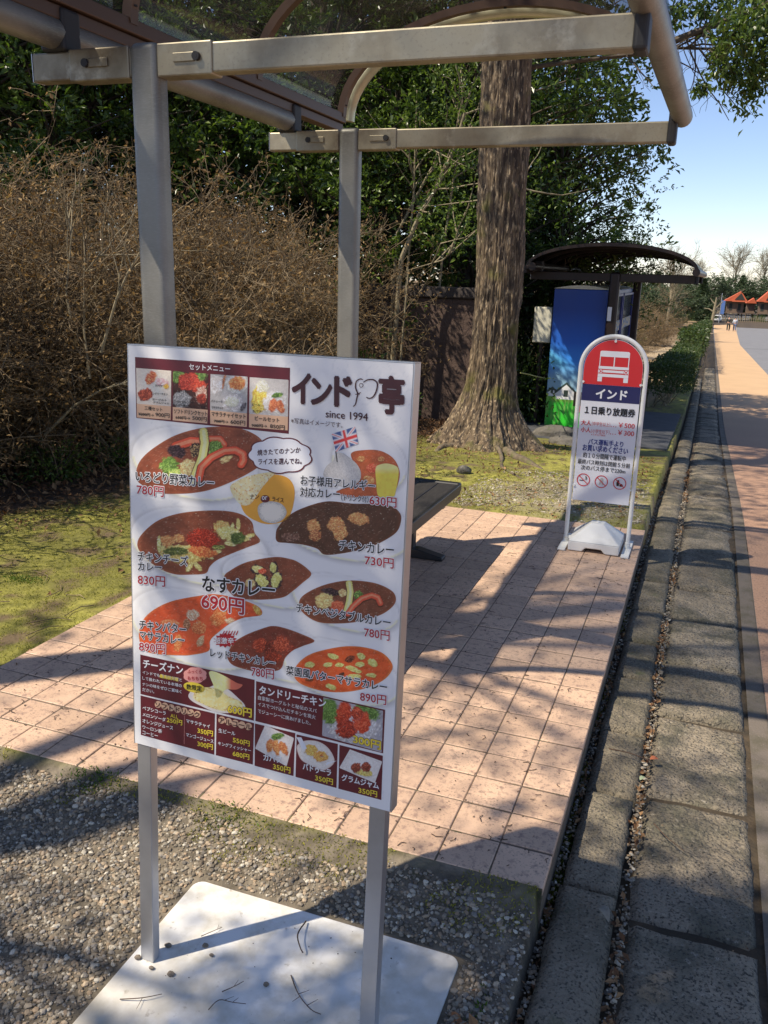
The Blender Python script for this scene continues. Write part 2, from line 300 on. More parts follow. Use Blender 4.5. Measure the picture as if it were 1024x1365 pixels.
# ---- road surfaces (strips that follow the slope)
def strip(name, xf0, xf1, y0, y1, off, mat, n=60, nxs=2):
    Y = np.concatenate([np.linspace(y0, min(y1, 16), n), np.linspace(16, y1, n)[1:]]) if y1 > 16 else np.linspace(y0, y1, n)
    V = []
    for y in Y:
        a = xf0(y) if callable(xf0) else xf0; b = xf1(y) if callable(xf1) else xf1
        for k in range(nxs): V.append((a+(b-a)*k/(nxs-1), y, float(gz(y))+off))
    I = np.arange(len(V)).reshape(len(Y), nxs); F = np.stack([I[:-1, :-1], I[:-1, 1:], I[1:, 1:], I[1:, :-1]], -1).reshape(-1, 4)
    return tag(link(name, mesh_np(name, V, F, mat, True)), kind='structure')
strip('road', .58, 60, -30, 178, -.012, M['asphalt'], nxs=12)
def edge_x(y): return 2.12+1.1*np.clip((y-58)/55, 0, 1.6)+(np.clip((27-y)/9, 0, 1))**2*9
wm = mk('coloured_paving', (.56, .37, .20), .85, obj=True, var=[(1.3, (.50, .33, .18), .4, .7, 6)], bump=[(150, .45, .004)])
N = wm.node_tree.nodes; L = wm.node_tree.links; b_ = N['Principled BSDF']
g_ = N.new('ShaderNodeNewGeometry'); sx = N.new('ShaderNodeSeparateXYZ'); L.new(g_.outputs['Position'], sx.inputs[0])
nn = N.new('ShaderNodeTexNoise'); nn.inputs['Scale'].default_value = .5; L.new(g_.outputs['Position'], nn.inputs[0])
mm = N.new('ShaderNodeMath'); mm.operation = 'MULTIPLY_ADD'; mm.inputs[1].default_value = 6; L.new(nn.outputs[0], mm.inputs[0]); L.new(sx.outputs[1], mm.inputs[2])
mr = N.new('ShaderNodeMapRange'); mr.inputs[1].default_value = 13; mr.inputs[2].default_value = 25; L.new(mm.outputs[0], mr.inputs[0])
n5 = N.new('ShaderNodeTexNoise'); n5.inputs['Scale'].default_value = 90; n5.inputs['Detail'].default_value = 6; L.new(g_.outputs['Position'], n5.inputs[0])
cr = N.new('ShaderNodeMixRGB'); cr.inputs[1].default_value = (.42, .25, .16, 1); cr.inputs[2].default_value = (.20, .13, .09, 1)
m5 = N.new('ShaderNodeMapRange'); m5.inputs[1].default_value = .5; m5.inputs[2].default_value = .72; L.new(n5.outputs[0], m5.inputs[0]); L.new(m5.outputs[0], cr.inputs[0])
mx = N.new('ShaderNodeMixRGB'); L.new(mr.outputs[0], mx.inputs[0]); L.new(cr.outputs[0], mx.inputs[1]); old = b_.inputs['Base Color'].links[0].from_socket; L.new(old, mx.inputs[2]); L.new(mx.outputs[0], b_.inputs['Base Color'])
strip('walkway', .635, edge_x, -30, 150, -.004, wm, n=90, nxs=10)
strip('road_edge_strip', .562, .632, -8, 60, -.008, M['strip'], n=80)
# seams across the grey road
for y in (52,):
    tag(link('road_seam', mesh_np('road_seam', [(2.2, y, float(gz(y))-.008), (30, y, float(gz(y))-.008), (30, y+.25, float(gz(y+.25))-.008), (2.2, y+.25, float(gz(y+.25))-.008)], [[0, 1, 2, 3]], M['darkasphalt'])), kind='structure')
# ---- stone pieces with worn rounded edges
def stone(x0, x1, y0, y1, zt, th, mat, wob=.006, res=.03, rad=.012, seed=0):
    nx_, ny_ = max(4, int((x1-x0)/res)), max(4, int((y1-y0)/res))
    u = np.linspace(0, 1, nx_+1); v = np.linspace(0, 1, ny_+1); U, Vv = np.meshgrid(u, v)
    X = x0+(x1-x0)*U; Y = y0+(y1-y0)*Vv
    e = np.minimum(np.minimum(X-x0, x1-X), np.minimum(Y-y0, y1-Y)); Z = -rad*(1-np.clip(e/rad, 0, 1))**2*1.2
    Z = Z+wob*(fbm(X*9, Y*9, seed)-.5)+wob*1.2*(fbm(X*2.5, Y*2.5, seed+3)-.5)-.02*np.clip(fbm(X*7, Y*7, seed+9)-.62, 0, 1)*(e < .05)
    inb = (e < res*.6); X = X+inb*(fbm(X*14, Y*14, seed+5)-.5)*.012; Y = Y+inb*(fbm(X*14, Y*14, seed+6)-.5)*.016
    slope = np.array([float(gz(yy)) for yy in v*(y1-y0)+y0])-gz(.5*(y0+y1))
    Z = Z+zt+slope[:, None]
    V = np.stack([X, Y, Z], -1).reshape(-1, 3); I = np.arange(len(V)).reshape(ny_+1, nx_+1)
    F = np.stack([I[:-1, :-1], I[:-1, 1:], I[1:, 1:], I[1:, :-1]], -1).reshape(-1, 4).tolist()
    ring = list(I[0, :])+list(I[1:, -1])+list(I[-1, ::-1][1:])+list(I[::-1, 0][1:-1]); base = len(V)
    V = np.concatenate([V, V[ring]-[0, 0, th]]); n = len(ring)
    F += [[ring[k], base+k, base+(k+1) % n, ring[(k+1) % n]] for k in range(n)]
    return mesh_np('stone', V, F, mat, True)
kerb = tag(thing('kerb', 'narrow worn concrete kerb stones laid end to end beside the tiled platform', None), kind='structure')
slabs = tag(thing('stone_path', 'row of wide worn grey stone slabs between the kerb and the coloured walkway', None), kind='structure')
for k in ('label',): del kerb[k]; del slabs[k]
ky = [-2.3, -1.55, -.93, -.325, .189, .686, 1.121, 1.607, 2.025, 2.464, 2.913, 3.56, 4.283]
while ky[-1] < 24: ky.append(ky[-1]+.62)
for i in range(len(ky)-1):
    a, b = ky[i]+.006, ky[i+1]-.006; zt = float(gz((a+b)/2))+.02+random.uniform(-.006, .006)
    link('kerb_stone', stone(.026+random.uniform(-.004, .004),   .186+random.uniform(-.006, .006), a, b, zt, .12, M['kerb'], seed=i, res=.018 if b < 4 else .05, rad=.014, wob=.014), kerb)
sy = [-2.5, -1.75, -1.1, -.48, .133, .751, 1.347, 1.87, 2.441, 2.928, 3.62, 4.324]
while sy[-1] < 30: sy.append(sy[-1]+.66)
for i in range(len(sy)-1):
    a, b = sy[i]+.007, sy[i+1]-.007; zt = float(gz((a+b)/2))+random.uniform(-.005, .006)
    link('paving_slab', stone(.214+random.uniform(-.008, .008), .548+random.uniform(-.003, .003), a, b, zt, .1, M['slab'], seed=50+i, res=.022 if b < 4 else .06, rad=.016, wob=.02), slabs)
# ---- the tiled platform
plat = thing('tile_platform', None, None, (0, 0, 0), kind='structure')
mb = MB(); mb.bb(-2.252, -.004, .004, 3.598, -.20, -.0035); mb.build('bed', M['grout'], plat)
tw = .15; tmesh = []
for k in range(5):
    mb = MB(); g = .0020; h = tw/2-g; hy = tw/2-.0042; mb.box((0, 0, -.011), (2*h, 2*hy, .022)); 
    o = mb.build('tile', M['tile'], None); me = o.data; bpy.data.objects.remove(o)
    import bmesh
    bm = bmesh.new(); bm.from_mesh(me); bmesh.ops.bevel(bm, geom=[e for e in bm.edges if all(v.co.z > -.001 for v in e.verts)], offset=.0022, segments=1, affect='EDGES'); bm.to_mesh(me); bm.free(); tmesh.append(me)
rest = MB(); cells = []
for i in range(15):
    for j in range(24):
        x, y = -(i+.5)*tw, (j+.5)*tw; hid = (y > 1.2 and x < -1.35)
        cells.append((1 if hid else 0, y, x))
cells.sort()
tilepos = cells[:300]
for h_, y, x in cells:
    dz = random.uniform(-.0012, .0012)
    if (h_, y, x) in tilepos[:300]:
        o = link('tile', random.choice(tmesh), plat, (x, y, dz)); o.rotation_euler = (random.uniform(-.006, .006), random.uniform(-.006, .006), random.uniform(-.004, .004)+random.choice([0, 1])*math.pi)
    else: rest.bb(x-h, x+h, y-hy, y+hy, -.022, dz)
o = rest.build('tile_remainder', M['tile'], plat); o['kind'] = 'stuff'
# second platform, dark asphalt with a pale kerb, further down
y0, y1 = 7.95, 13.4
mb = MB()
za, zb = float(gz(y0))+.11, float(gz(y1))+.11
mb.add([(-2.6, y0, za), (-.06, y0, za), (-.06, y1, zb), (-2.6, y1, zb), (-2.6, y0, za-.3), (-.06, y0, za-.3), (-.06, y1, zb-.3), (-2.6, y1, zb-.3)], [(0, 1, 2, 3), (0, 4, 5, 1), (1, 5, 6, 2), (2, 6, 7, 3), (3, 7, 4, 0)])
tag(mb.build('asphalt_platform', M['darkasphalt']), kind='structure')

# ================================================================== vegetation helpers
def leaves_mesh(name, P, size, mat, up=.3, aspect=.5, droop=0., fold=.18, seed=0, dirs=None):
    r = np.random.default_rng(seed); n = len(P); size = np.broadcast_to(size, (n,))
    a = r.normal(size=(n, 3)); a[:, 2] -= droop; 
    if dirs is not None: a = a*.5+dirs
    a /= np.linalg.norm(a, axis=1)[:, None]
    nr = r.normal(size=(n, 3)); nr[:, 2] += up*3; nr -= a*np.sum(a*nr, 1)[:, None]; nr /= np.linalg.norm(nr, axis=1)[:, None]+1e-9
    b = np.cross(nr, a); s = (size*(.6+.7*r.random(n)))[:, None]
    V = np.stack([P, P+a*s*.5+b*s*aspect*.5+nr*s*fold, P+a*s, P+a*s*.5-b*s*aspect*.5+nr*s*fold], 1).reshape(-1, 3)
    I = np.arange(n)*4; F = np.concatenate([np.stack([I, I+1, I+2], 1), np.stack([I, I+2, I+3], 1)])
    me = mesh_np(name, V, F, mat); attr_float(me, 'var', np.repeat(np.clip(r.random(n)**1.3, 0, 1), 4))
    return me
def tubes_np(name, paths, radii, mat, k=3):
    """paths (n,m,3) radii (n,m) -> one mesh of thin tubes"""
    Pn = np.asarray(paths, float); R = np.asarray(radii, float); n, m, _ = Pn.shape
    T = np.gradient(Pn, axis=1); T /= np.linalg.norm(T, axis=2)[..., None]+1e-9
    ref = np.where(np.abs(T[..., 2:3]) < .9, arr([0, 0, 1.]), arr([1., 0, 0])); A = np.cross(T, ref); A /= np.linalg.norm(A, axis=2)[..., None]+1e-9; B = np.cross(T, A)
    t = np.arange(k)*2*np.pi/k
    V = Pn[:, :, None]+R[:, :, None, None]*(np.cos(t)[None, None, :, None]*A[:, :, None]+np.sin(t)[None, None, :, None]*B[:, :, None])
    I = np.arange(n*m*k).reshape(n, m, k); J = np.roll(I, -1, 2)
    F = np.stack([I[:, :-1], J[:, :-1], J[:, 1:], I[:, 1:]], -1).reshape(-1, 4)
    return mesh_np(name, V.reshape(-1, 3), F, mat, True)
def branches(starts, dirs, lens, r, m=5, wig=.35, grav=0., curl=None):
    n = len(starts); P = np.zeros((n, m, 3)); P[:, 0] = starts; d = dirs/np.linalg.norm(dirs, axis=1)[:, None]; st = (lens/(m-1))[:, None]
    for i in range(1, m):
        d = d+r.normal(size=(n, 3))*wig*.5; d[:, 2] += grav; d /= np.linalg.norm(d, axis=1)[:, None]; P[:, i] = P[:, i-1]+d*st
    return P
def spawn(P, per, r, lo=.3, spread=.9, lenf=.5, lens=None):
    """children start points/directions along parent paths"""
    n, m, _ = P.shape; k = np.repeat(np.arange(n), per); t = lo+(1-lo)*r.random(len(k)); i = np.clip((t*(m-1)).astype(int), 0, m-2); f = (t*(m-1)-i)[:, None]
    S = P[k, i]*(1-f)+P[k, i+1]*f; D = P[k, i+1]-P[k, i]; D /= np.linalg.norm(D, axis=1)[:, None]+1e-9
    return S, D+r.normal(size=D.shape)*spread, k
def joinm(name, meshes, mat):
    bm = bmesh.new()
    for me in meshes: bm.from_mesh(me)
    out = bpy.data.meshes.new(name); bm.to_mesh(out); bm.free(); out.materials.append(mat); return out
# ---- brown leafless shrubs
def shrub_proto(seed, h=2.3, w=1.0, dens=1.0):
    r = np.random.default_rng(seed); n0 = 18
    S = np.zeros((n0, 3)); S[:, :2] = r.normal(size=(n0, 2))*.16*w
    D = np.stack([r.normal(size=n0)*.5*w, r.normal(size=n0)*.5*w, 1+0*S[:, 0]], 1)
    P0 = branches(S, D, h*(.65+.3*r.random(n0)), r, 7, .35, .02)
    S, D, k = spawn(P0, 9, r, .12, .8); P1 = branches(S, D, h*(.22+.28*r.random(len(S))), r, 6, .5, .02)
    S, D, k = spawn(P1, int(9*dens), r, .15, .9); P2 = branches(S, D, h*(.10+.14*r.random(len(S))), r, 5, .6, .0)
    S, D, k = spawn(P2, 4, r, .1, 1.0); P3 = branches(S, D, h*(.05+.07*r.random(len(S))), r, 4, .7, 0)
    def rr(P, a, b): return np.broadcast_to(np.linspace(a, b, P.shape[1]), P.shape[:2])
    st = tubes_np('stem', P0, rr(P0, .019, .007), M['twig'], 5)
    tw_ = [tubes_np('a', P1, rr(P1, .006, .003), M['twig'], 4), tubes_np('b', P2, rr(P2, .003, .0018), M['twig']), tubes_np('c', P3, rr(P3, .002, .0012), M['twig'])]
    tips = P3[:, 1:].reshape(-1, 3); tips = tips[r.random(len(tips)) < .8]; tips = tips+r.normal(size=tips.shape)*.02
    dl = leaves_mesh('dead_foliage', tips, .036, M['dead'], seed=seed, aspect=.55)
    return st, joinm('twigs', tw_, M['twig']), dl
sh1, sh2 = shrub_proto(1), shrub_proto(5, 2.4, 1.15)
def place_shrub(proto, x, y, s, rz, label, group='leafless brown shrubs behind the bus shelter'):
    z = float(ground_z(arr([x]), arr([y]))[0])
    t = thing('brown_shrub', label, 'shrub', (x, y, z-.03), group, rz); t.scale = s if isinstance(s, tuple) else (s, s, s)
    link('stem', proto[0], t); link('twigs', proto[1], t); link('dead_leaves', proto[2], t)
    return t
LB = ['brown leafless shrub at the far left edge, nearest the camera', 'brown twiggy shrub left of the near shelter post, front row', 'dense brown shrub directly behind the near shelter post',
      'brown shrub between the two shelter posts, front row', 'brown shrub just behind the rear shelter post', 'tall brown shrub in the back row at the far left',
      'tall brown shrub in the back row behind the near post', 'back row brown shrub between the posts', 'back row brown shrub left of the earthen wall', 'low spread of brown branches at the left frame edge',
      'brown shrub in the back row left of the rear post', 'third row brown shrub in the shade of the evergreens']
SP = [(-5.35, 1.9, 1.0), (-5.05, 3.1, .98), (-4.75, 4.3, 1.0), (-4.45, 5.5, .95), (-4.25, 6.7, .95), (-6.5, 3.2, 1.06), (-6.2, 4.8, 1.08), (-5.9, 6.3, 1.0), (-5.2, 8.2, .9), (-5.7, .8, .95), (-5.2, 7.3, 1.0), (-7.3, 4.8, 1.05)]
for i, (x, y, s) in enumerate(SP): place_shrub(sh1 if i % 2 else sh2, x, y, (s*1.1, s*1.1, s), i*1.7, LB[i])
# pale long stems standing in front of the brown mass
def pale_stem(pts, r0, label):
    t = thing('bare_sapling', label, 'sapling', pts[0], 'pale bare saplings in the brown shrubs')
    P = arr(pts)-arr(pts[0]); m = MB(); m.tube(P, np.linspace(r0, r0*.4, len(P)), 6); m.build('stem', M['palebark'], t, smooth=True)
    r = np.random.default_rng(int(abs(pts[0][0])*100)); S, D, k = spawn(P[None], 8, r, .35, .5); B = branches(S, D, .35+.3*r.random(8), r, 5, .4)
    link('twigs', tubes_np('twigs', B, np.broadcast_to(np.linspace(.005, .002, 5), B.shape[:2]), M['palebark'], 4), t)
def onpl(pts, Y): return [tuple(PL(x, y, 1, Y+k*.03)) for k, (x, y) in enumerate(pts)]
pale_stem(onpl([(135, 470), (155, 400), (170, 365), (190, 330)], 3.0), .011, 'pale leaning sapling stem close to the left of the near shelter post')
pale_stem(onpl([(95, 425), (88, 392), (92, 350), (95, 320), (91, 290)], 3.0), .009, 'thin forked pale stem in the middle of the brown shrubs at left')
pale_stem(onpl([(120, 505), (112, 440), (112, 410), (112, 365), (140, 330)], 3.1), .009, 'bent pale stem rising from the leaf litter at left')
pale_stem(onpl([(60, 580), (100, 540), (135, 520), (185, 505)], 2.9), .010, 'low pale branch lying over the leaf litter beside the menu board')
# ---- evergreen trees
def ever_proto(seed, H=7., R=2.2, low=.8, ncl=150, per=110, leaf=.075, mat='ev1', clr=.34, bark='darkbark', gap=0):
    r = np.random.default_rng(seed); c = r.normal(size=(ncl, 3)); c /= np.linalg.norm(c, axis=1)[:, None]; c *= (r.random(ncl)**.45)[:, None]
    zc = (H+low)/2; C = c*arr([R, R, (H-low)/2])+arr([0, 0, zc]); C[:, :2] *= (1-.35*np.clip((C[:, 2:3]-zc)/(H-zc), 0, 1))
    T = np.stack([np.linspace(0, .15*R, 8)*math.cos(seed), np.linspace(0, .15*R, 8)*math.sin(seed), np.linspace(0, H*.85, 8)], 1)+np.concatenate([np.zeros((1, 3)), r.normal(size=(7, 3))*[.06, .06, 0]])
    m = MB(); m.tube(T, np.linspace(.11, .025, 8)*H/7, 8)
    # limbs to clump centres
    paths = []
    for q in C:
        f = np.clip((q[2]-.25*np.hypot(q[0], q[1])-.4)/(H*.85), .08, .95); i = f*7; a = T[int(i)]*(1-(i % 1))+T[min(7, int(i)+1)]*(i % 1)
        mid = (a+q)/2+arr([0, 0, .12])+r.normal(size=3)*.1; paths.append([a, (a+mid)/2+[0, 0, .02], mid, (mid+q)/2+[0, 0, .03], q])
    paths = arr(paths); rad = np.broadcast_to(np.linspace(.028, .006, 5)*H/7, paths.shape[:2])
    L_ = link_mesh = tubes_np('limbs', paths, rad, M[bark], 4)
    P = []; DD = []
    for q in C:
        kk = int(per*(.35+1.3*r.random())); ns = max(4, kk//7); sd = r.normal(size=(ns, 3)); sd[:, 2] = sd[:, 2]*.6+.15; sd /= np.linalg.norm(sd, axis=1)[:, None]; j = r.integers(0, ns, kk); tq = .35+.65*r.random(kk); cc_ = clr*(.7+.7*r.random())
        s = sd[j]*(tq*cc_)[:, None]+r.normal(size=(kk, 3))*leaf*.22; P.append(q+s); DD.append(sd[j]+r.normal(size=(kk, 3))*.55)
    P = np.concatenate(P); lv = leaves_mesh('leaves', P, leaf, M[mat], seed=seed, aspect=.46, up=.3, dirs=np.concatenate(DD))
    return m, L_, lv
E1 = ever_proto(11, mat='ev1', ncl=210, per=105, leaf=.085); E2 = ever_proto(12, mat='ev2', ncl=210, per=100, leaf=.092); E3 = ever_proto(13, mat='ev3', H=6, low=.9, R=1.9, ncl=120, per=95, leaf=.065)
_tr = {}
def place_tree(proto, key, x, y, s, rz, label, name='evergreen_tree', cat='tree', group='evergreen trees behind the brown shrubs', dz=0):
    z = float(ground_z(arr([x]), arr([y]))[0])
    t = thing(name, label, cat, (x, y, z-.03+dz), group, rz); t.scale = s if isinstance(s, tuple) else (s, s, s)
    if key not in _tr:
        o = proto[0].build('trunk', M['darkbark'], t, smooth=True); _tr[key] = o.data
    else: link('trunk', _tr[key], t)
    link('limbs', proto[1], t); link('foliage', proto[2], t)
    return t
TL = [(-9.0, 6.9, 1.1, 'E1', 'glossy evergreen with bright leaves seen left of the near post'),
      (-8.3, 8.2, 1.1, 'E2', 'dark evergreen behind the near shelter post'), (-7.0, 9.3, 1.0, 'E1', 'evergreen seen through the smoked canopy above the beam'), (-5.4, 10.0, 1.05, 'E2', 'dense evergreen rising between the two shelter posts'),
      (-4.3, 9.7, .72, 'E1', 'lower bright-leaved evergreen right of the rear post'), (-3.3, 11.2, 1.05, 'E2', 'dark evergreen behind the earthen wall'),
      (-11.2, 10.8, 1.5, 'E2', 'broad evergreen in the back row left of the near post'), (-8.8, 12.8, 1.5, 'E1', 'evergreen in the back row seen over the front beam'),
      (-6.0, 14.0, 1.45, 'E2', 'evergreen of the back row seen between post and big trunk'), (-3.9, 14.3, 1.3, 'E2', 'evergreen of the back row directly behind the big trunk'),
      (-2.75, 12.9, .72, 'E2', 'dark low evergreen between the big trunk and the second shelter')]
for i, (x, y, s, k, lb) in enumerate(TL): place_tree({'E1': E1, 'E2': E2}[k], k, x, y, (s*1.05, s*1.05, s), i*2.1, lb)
place_tree(E3, 'E3', -2.35, 12.6, (1.08, 1.05, .96), .6, 'light green tree standing over the second shelter, its edge against the sky', group=None)
place_tree(E3, 'E3', -4.4, 15.5, 1.2, 2.6, 'pale green tree behind the trunk with sky showing through its crown', group=None)
place_tree(E3, 'E3', -1.75, 16.5, (.62, .62, .62), 4.0, 'small green tree just beyond the second shelter roof', group=None)
# dark undergrowth filling below the crowns
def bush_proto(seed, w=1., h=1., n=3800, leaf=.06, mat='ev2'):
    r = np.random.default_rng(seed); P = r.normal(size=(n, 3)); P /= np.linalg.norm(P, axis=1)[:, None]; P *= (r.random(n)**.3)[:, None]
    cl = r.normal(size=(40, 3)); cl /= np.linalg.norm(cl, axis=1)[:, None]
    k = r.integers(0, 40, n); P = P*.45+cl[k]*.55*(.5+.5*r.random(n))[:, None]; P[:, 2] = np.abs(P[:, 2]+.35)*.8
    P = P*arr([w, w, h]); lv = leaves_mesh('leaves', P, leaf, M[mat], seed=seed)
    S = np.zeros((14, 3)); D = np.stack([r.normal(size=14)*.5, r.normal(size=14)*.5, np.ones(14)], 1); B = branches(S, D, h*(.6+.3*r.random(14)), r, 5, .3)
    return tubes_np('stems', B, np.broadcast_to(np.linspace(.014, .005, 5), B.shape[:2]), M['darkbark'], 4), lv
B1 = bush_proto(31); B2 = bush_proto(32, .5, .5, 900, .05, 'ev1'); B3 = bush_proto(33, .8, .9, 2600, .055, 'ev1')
def place_bush(p, x, y, s, rz, label, group=None, z=None):
    z = float(ground_z(arr([x]), arr([y]))[0]) if z is None else z
    t = thing('green_bush', label, 'bush', (x, y, z-.03), group, rz); t.scale = (s, s, s) if not isinstance(s, tuple) else s
    link('stems', p[0], t); link('foliage', p[1], t); return t
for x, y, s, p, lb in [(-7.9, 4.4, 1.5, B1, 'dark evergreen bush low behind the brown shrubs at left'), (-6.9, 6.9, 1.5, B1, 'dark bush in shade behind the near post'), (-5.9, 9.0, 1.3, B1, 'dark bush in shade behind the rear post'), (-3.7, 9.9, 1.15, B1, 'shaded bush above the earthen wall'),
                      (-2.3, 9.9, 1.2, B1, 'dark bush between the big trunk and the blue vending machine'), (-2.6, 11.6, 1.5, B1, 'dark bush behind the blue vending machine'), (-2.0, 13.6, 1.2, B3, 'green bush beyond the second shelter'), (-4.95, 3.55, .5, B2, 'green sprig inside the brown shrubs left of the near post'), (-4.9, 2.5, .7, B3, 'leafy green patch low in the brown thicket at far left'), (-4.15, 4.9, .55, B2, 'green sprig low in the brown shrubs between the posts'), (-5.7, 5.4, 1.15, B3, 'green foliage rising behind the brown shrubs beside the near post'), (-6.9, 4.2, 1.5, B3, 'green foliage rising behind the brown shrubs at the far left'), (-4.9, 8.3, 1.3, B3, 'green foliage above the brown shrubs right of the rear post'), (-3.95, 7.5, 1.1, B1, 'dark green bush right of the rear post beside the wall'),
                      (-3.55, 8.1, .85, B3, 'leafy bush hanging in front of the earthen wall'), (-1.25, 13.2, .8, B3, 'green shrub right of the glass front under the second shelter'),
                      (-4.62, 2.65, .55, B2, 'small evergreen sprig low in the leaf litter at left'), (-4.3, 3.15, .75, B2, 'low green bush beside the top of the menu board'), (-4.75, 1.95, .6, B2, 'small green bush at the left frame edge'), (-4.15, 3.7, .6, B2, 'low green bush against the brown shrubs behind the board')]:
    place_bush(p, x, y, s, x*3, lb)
# slender pale trunks leaning between post and big tree
def lean_trunk(pts, Y, r0, label):
    P = arr([PL(x, y, 1, Y) for x, y in pts]); g = float(ground_z(P[:1, 0], arr([Y]))[0]); base = P[0].copy(); base[2] = g; base[0] -= .12
    P = np.concatenate([[base], P]); t = thing('slender_tree', label, 'tree', P[0], 'slender leaning trunks between the rear post and the big trunk')
    Q = P-P[0]; r = np.random.default_rng(int(pts[0][0])); m = MB(); m.tube(Q, np.linspace(r0, r0*.5, len(Q)), 8); m.build('trunk', M['palebark'], t, smooth=True)
    S, D, k = spawn(Q[None], 9, r, .4, .6); B = branches(S, D, .6+.5*r.random(9), r, 6, .35, .05); link('limbs', tubes_np('limbs', B, np.broadcast_to(np.linspace(.012, .003, 6), B.shape[:2]), M['palebark'], 4), t)
    C = B[:, 3:].reshape(-1, 3); C = np.repeat(C, 22, 0)+r.normal(size=(len(C)*22, 3))*.13; link('foliage', leaves_mesh('leaves', C, .06, M['ev1'], seed=3), t)
lean_trunk([(535, 345), (560, 285), (585, 245), (605, 200), (620, 150)], 8.6, .035, 'thickest pale leaning trunk left of the big tree')
lean_trunk([(530, 310), (555, 262), (575, 225), (600, 190), (625, 130)], 9.0, .022, 'thin pale leaning trunk parallel to the thickest one')
lean_trunk([(548, 300), (552, 255), (553, 215), (556, 120)], 8.8, .016, 'thin upright trunk just right of the rear shelter post')
lean_trunk([(590, 340), (603, 250), (612, 190), (618, 110)], 9.2, .018, 'thin upright stem nearest the big trunk')
lean_trunk([(545, 360), (590, 347), (640, 303), (700, 240)], 8.3, .012, 'thin pale branch crossing low in front of the dark foliage')

# ---- the big tree with flared roots
TX, TY = -1.70, 6.30
def tree_center(z):
    """trunk axis (leaning a little) and radius by height, measured from the photo"""
    zz = [-.3, .0, .14, .24, .34, .43, .62, .81, 1.0, 3.0, 9.]
    px = [655]*11; w = [.78, .60, .48, .40, .345, .295, .248, .228, .219, .219, .16]
    return np.interp(z, zz, px), np.interp(z, zz, w)
nz, nt_ = 560, 300; zz = np.concatenate([np.linspace(-.35, 4.2, 480), np.linspace(4.2, 9, 81)[1:]]); th = np.linspace(0, 2*np.pi, nt_, endpoint=False)
Zg, Tg = np.meshgrid(zz, th, indexing='ij'); pxs, rad = tree_center(Zg)
cxs = np.array([[0.]])
pk = arr([PL(x, y, 1, TY)[[0, 2]] for x, y in [(648, 576), (650, 550), (655, 512), (659, 461), (663, 410), (666, 360), (670.5, 205), (675, 88), (677, 20)]]); axx = np.interp(zz-.12, pk[:, 1], pk[:, 0])
per = lambda f, a, b, s: fbm(np.cos(Tg)*f+20, np.sin(Tg)*f+Zg*a+30, s)*1.0
ridge = np.clip(np.abs(fbm(Tg/(2*np.pi)*44+1.2*fbm(Zg*2.2, Tg*3, 41), Zg*2.6, 42, 3)-.5)*4.2, 0, 1.1)
tt = Tg/(2*np.pi); wrap = np.clip(tt*20, 0, 1)*np.clip((1-tt)*20, 0, 1)
ridge2 = np.abs(fbm(tt*110+2*fbm(Zg*5, tt*30, 46), Zg*8, 44, 3)-.5)*4
lobes = (.5+.5*np.cos(Tg*5+.6+.7*np.sin(Tg*2)))
flare = np.clip((.75-Zg)/1.05, 0, 1)**2
R_ = rad*(1+flare*.42*(lobes-.45))+(.022*(ridge-.5)+.010*(ridge2-.6))*wrap*np.clip(rad/.26, .8, 1.7)+.035*(per(1.5, .6, 0, 51)-.5)+.02*(fbm(np.cos(Tg)*4, np.sin(Tg)*4+Zg*3, 53)-.5)
V = np.stack([axx[:, None]+R_*np.cos(Tg), TY+R_*np.sin(Tg), Zg-.12], -1).reshape(-1, 3); I = np.arange(len(V)).reshape(nz, nt_); J = np.roll(I, -1, 1)
F = np.stack([I[:-1], J[:-1], J[1:], I[1:]], -1).reshape(-1, 4)
bigtree = thing('big_tree', 'large old tree with fissured bark and spreading mossy roots behind the tiled platform', 'tree', (TX, TY, -.1)); inv_ = arr([TX, TY, -.1])
link('trunk', mesh_np('trunk', V-inv_, F, M['bark'], True), bigtree)
# surface roots
r = np.random.default_rng(77)
ends = [(745, 645, .030), (548, 612, .036), (768, 612, .045), (700, 652, .014)]
for ex_, ey_, rr0 in ends:
    q = rays(ex_, ey_, .09); a = arr([TX+(q[0]-TX)*.30, TY+(q[1]-TY)*.30, 0]); n = 14; P = []
    side = np.cross([0, 0, 1], arr([q[0]-TX, q[1]-TY, 0])); side /= np.linalg.norm(side); ph = r.random()*6
    for k in range(n):
        f = k/(n-1); p = a*(1-f)+arr([q[0], q[1], 0])*f+side*.13*math.sin(ph+f*6)*f; p[2] = float(ground_z(arr([p[0]]), arr([p[1]]))[0])+.05*(1-f)**2+.014*math.sin(f*9+ph)-rr0*.8; P.append(p-inv_)
    m = MB(); m.tube(P, np.linspace(rr0*1.6, rr0*.12, n)*(1+.12*np.sin(np.arange(n)*2.1+ph)), 9); m.build('root', M['root'], bigtree, smooth=True)
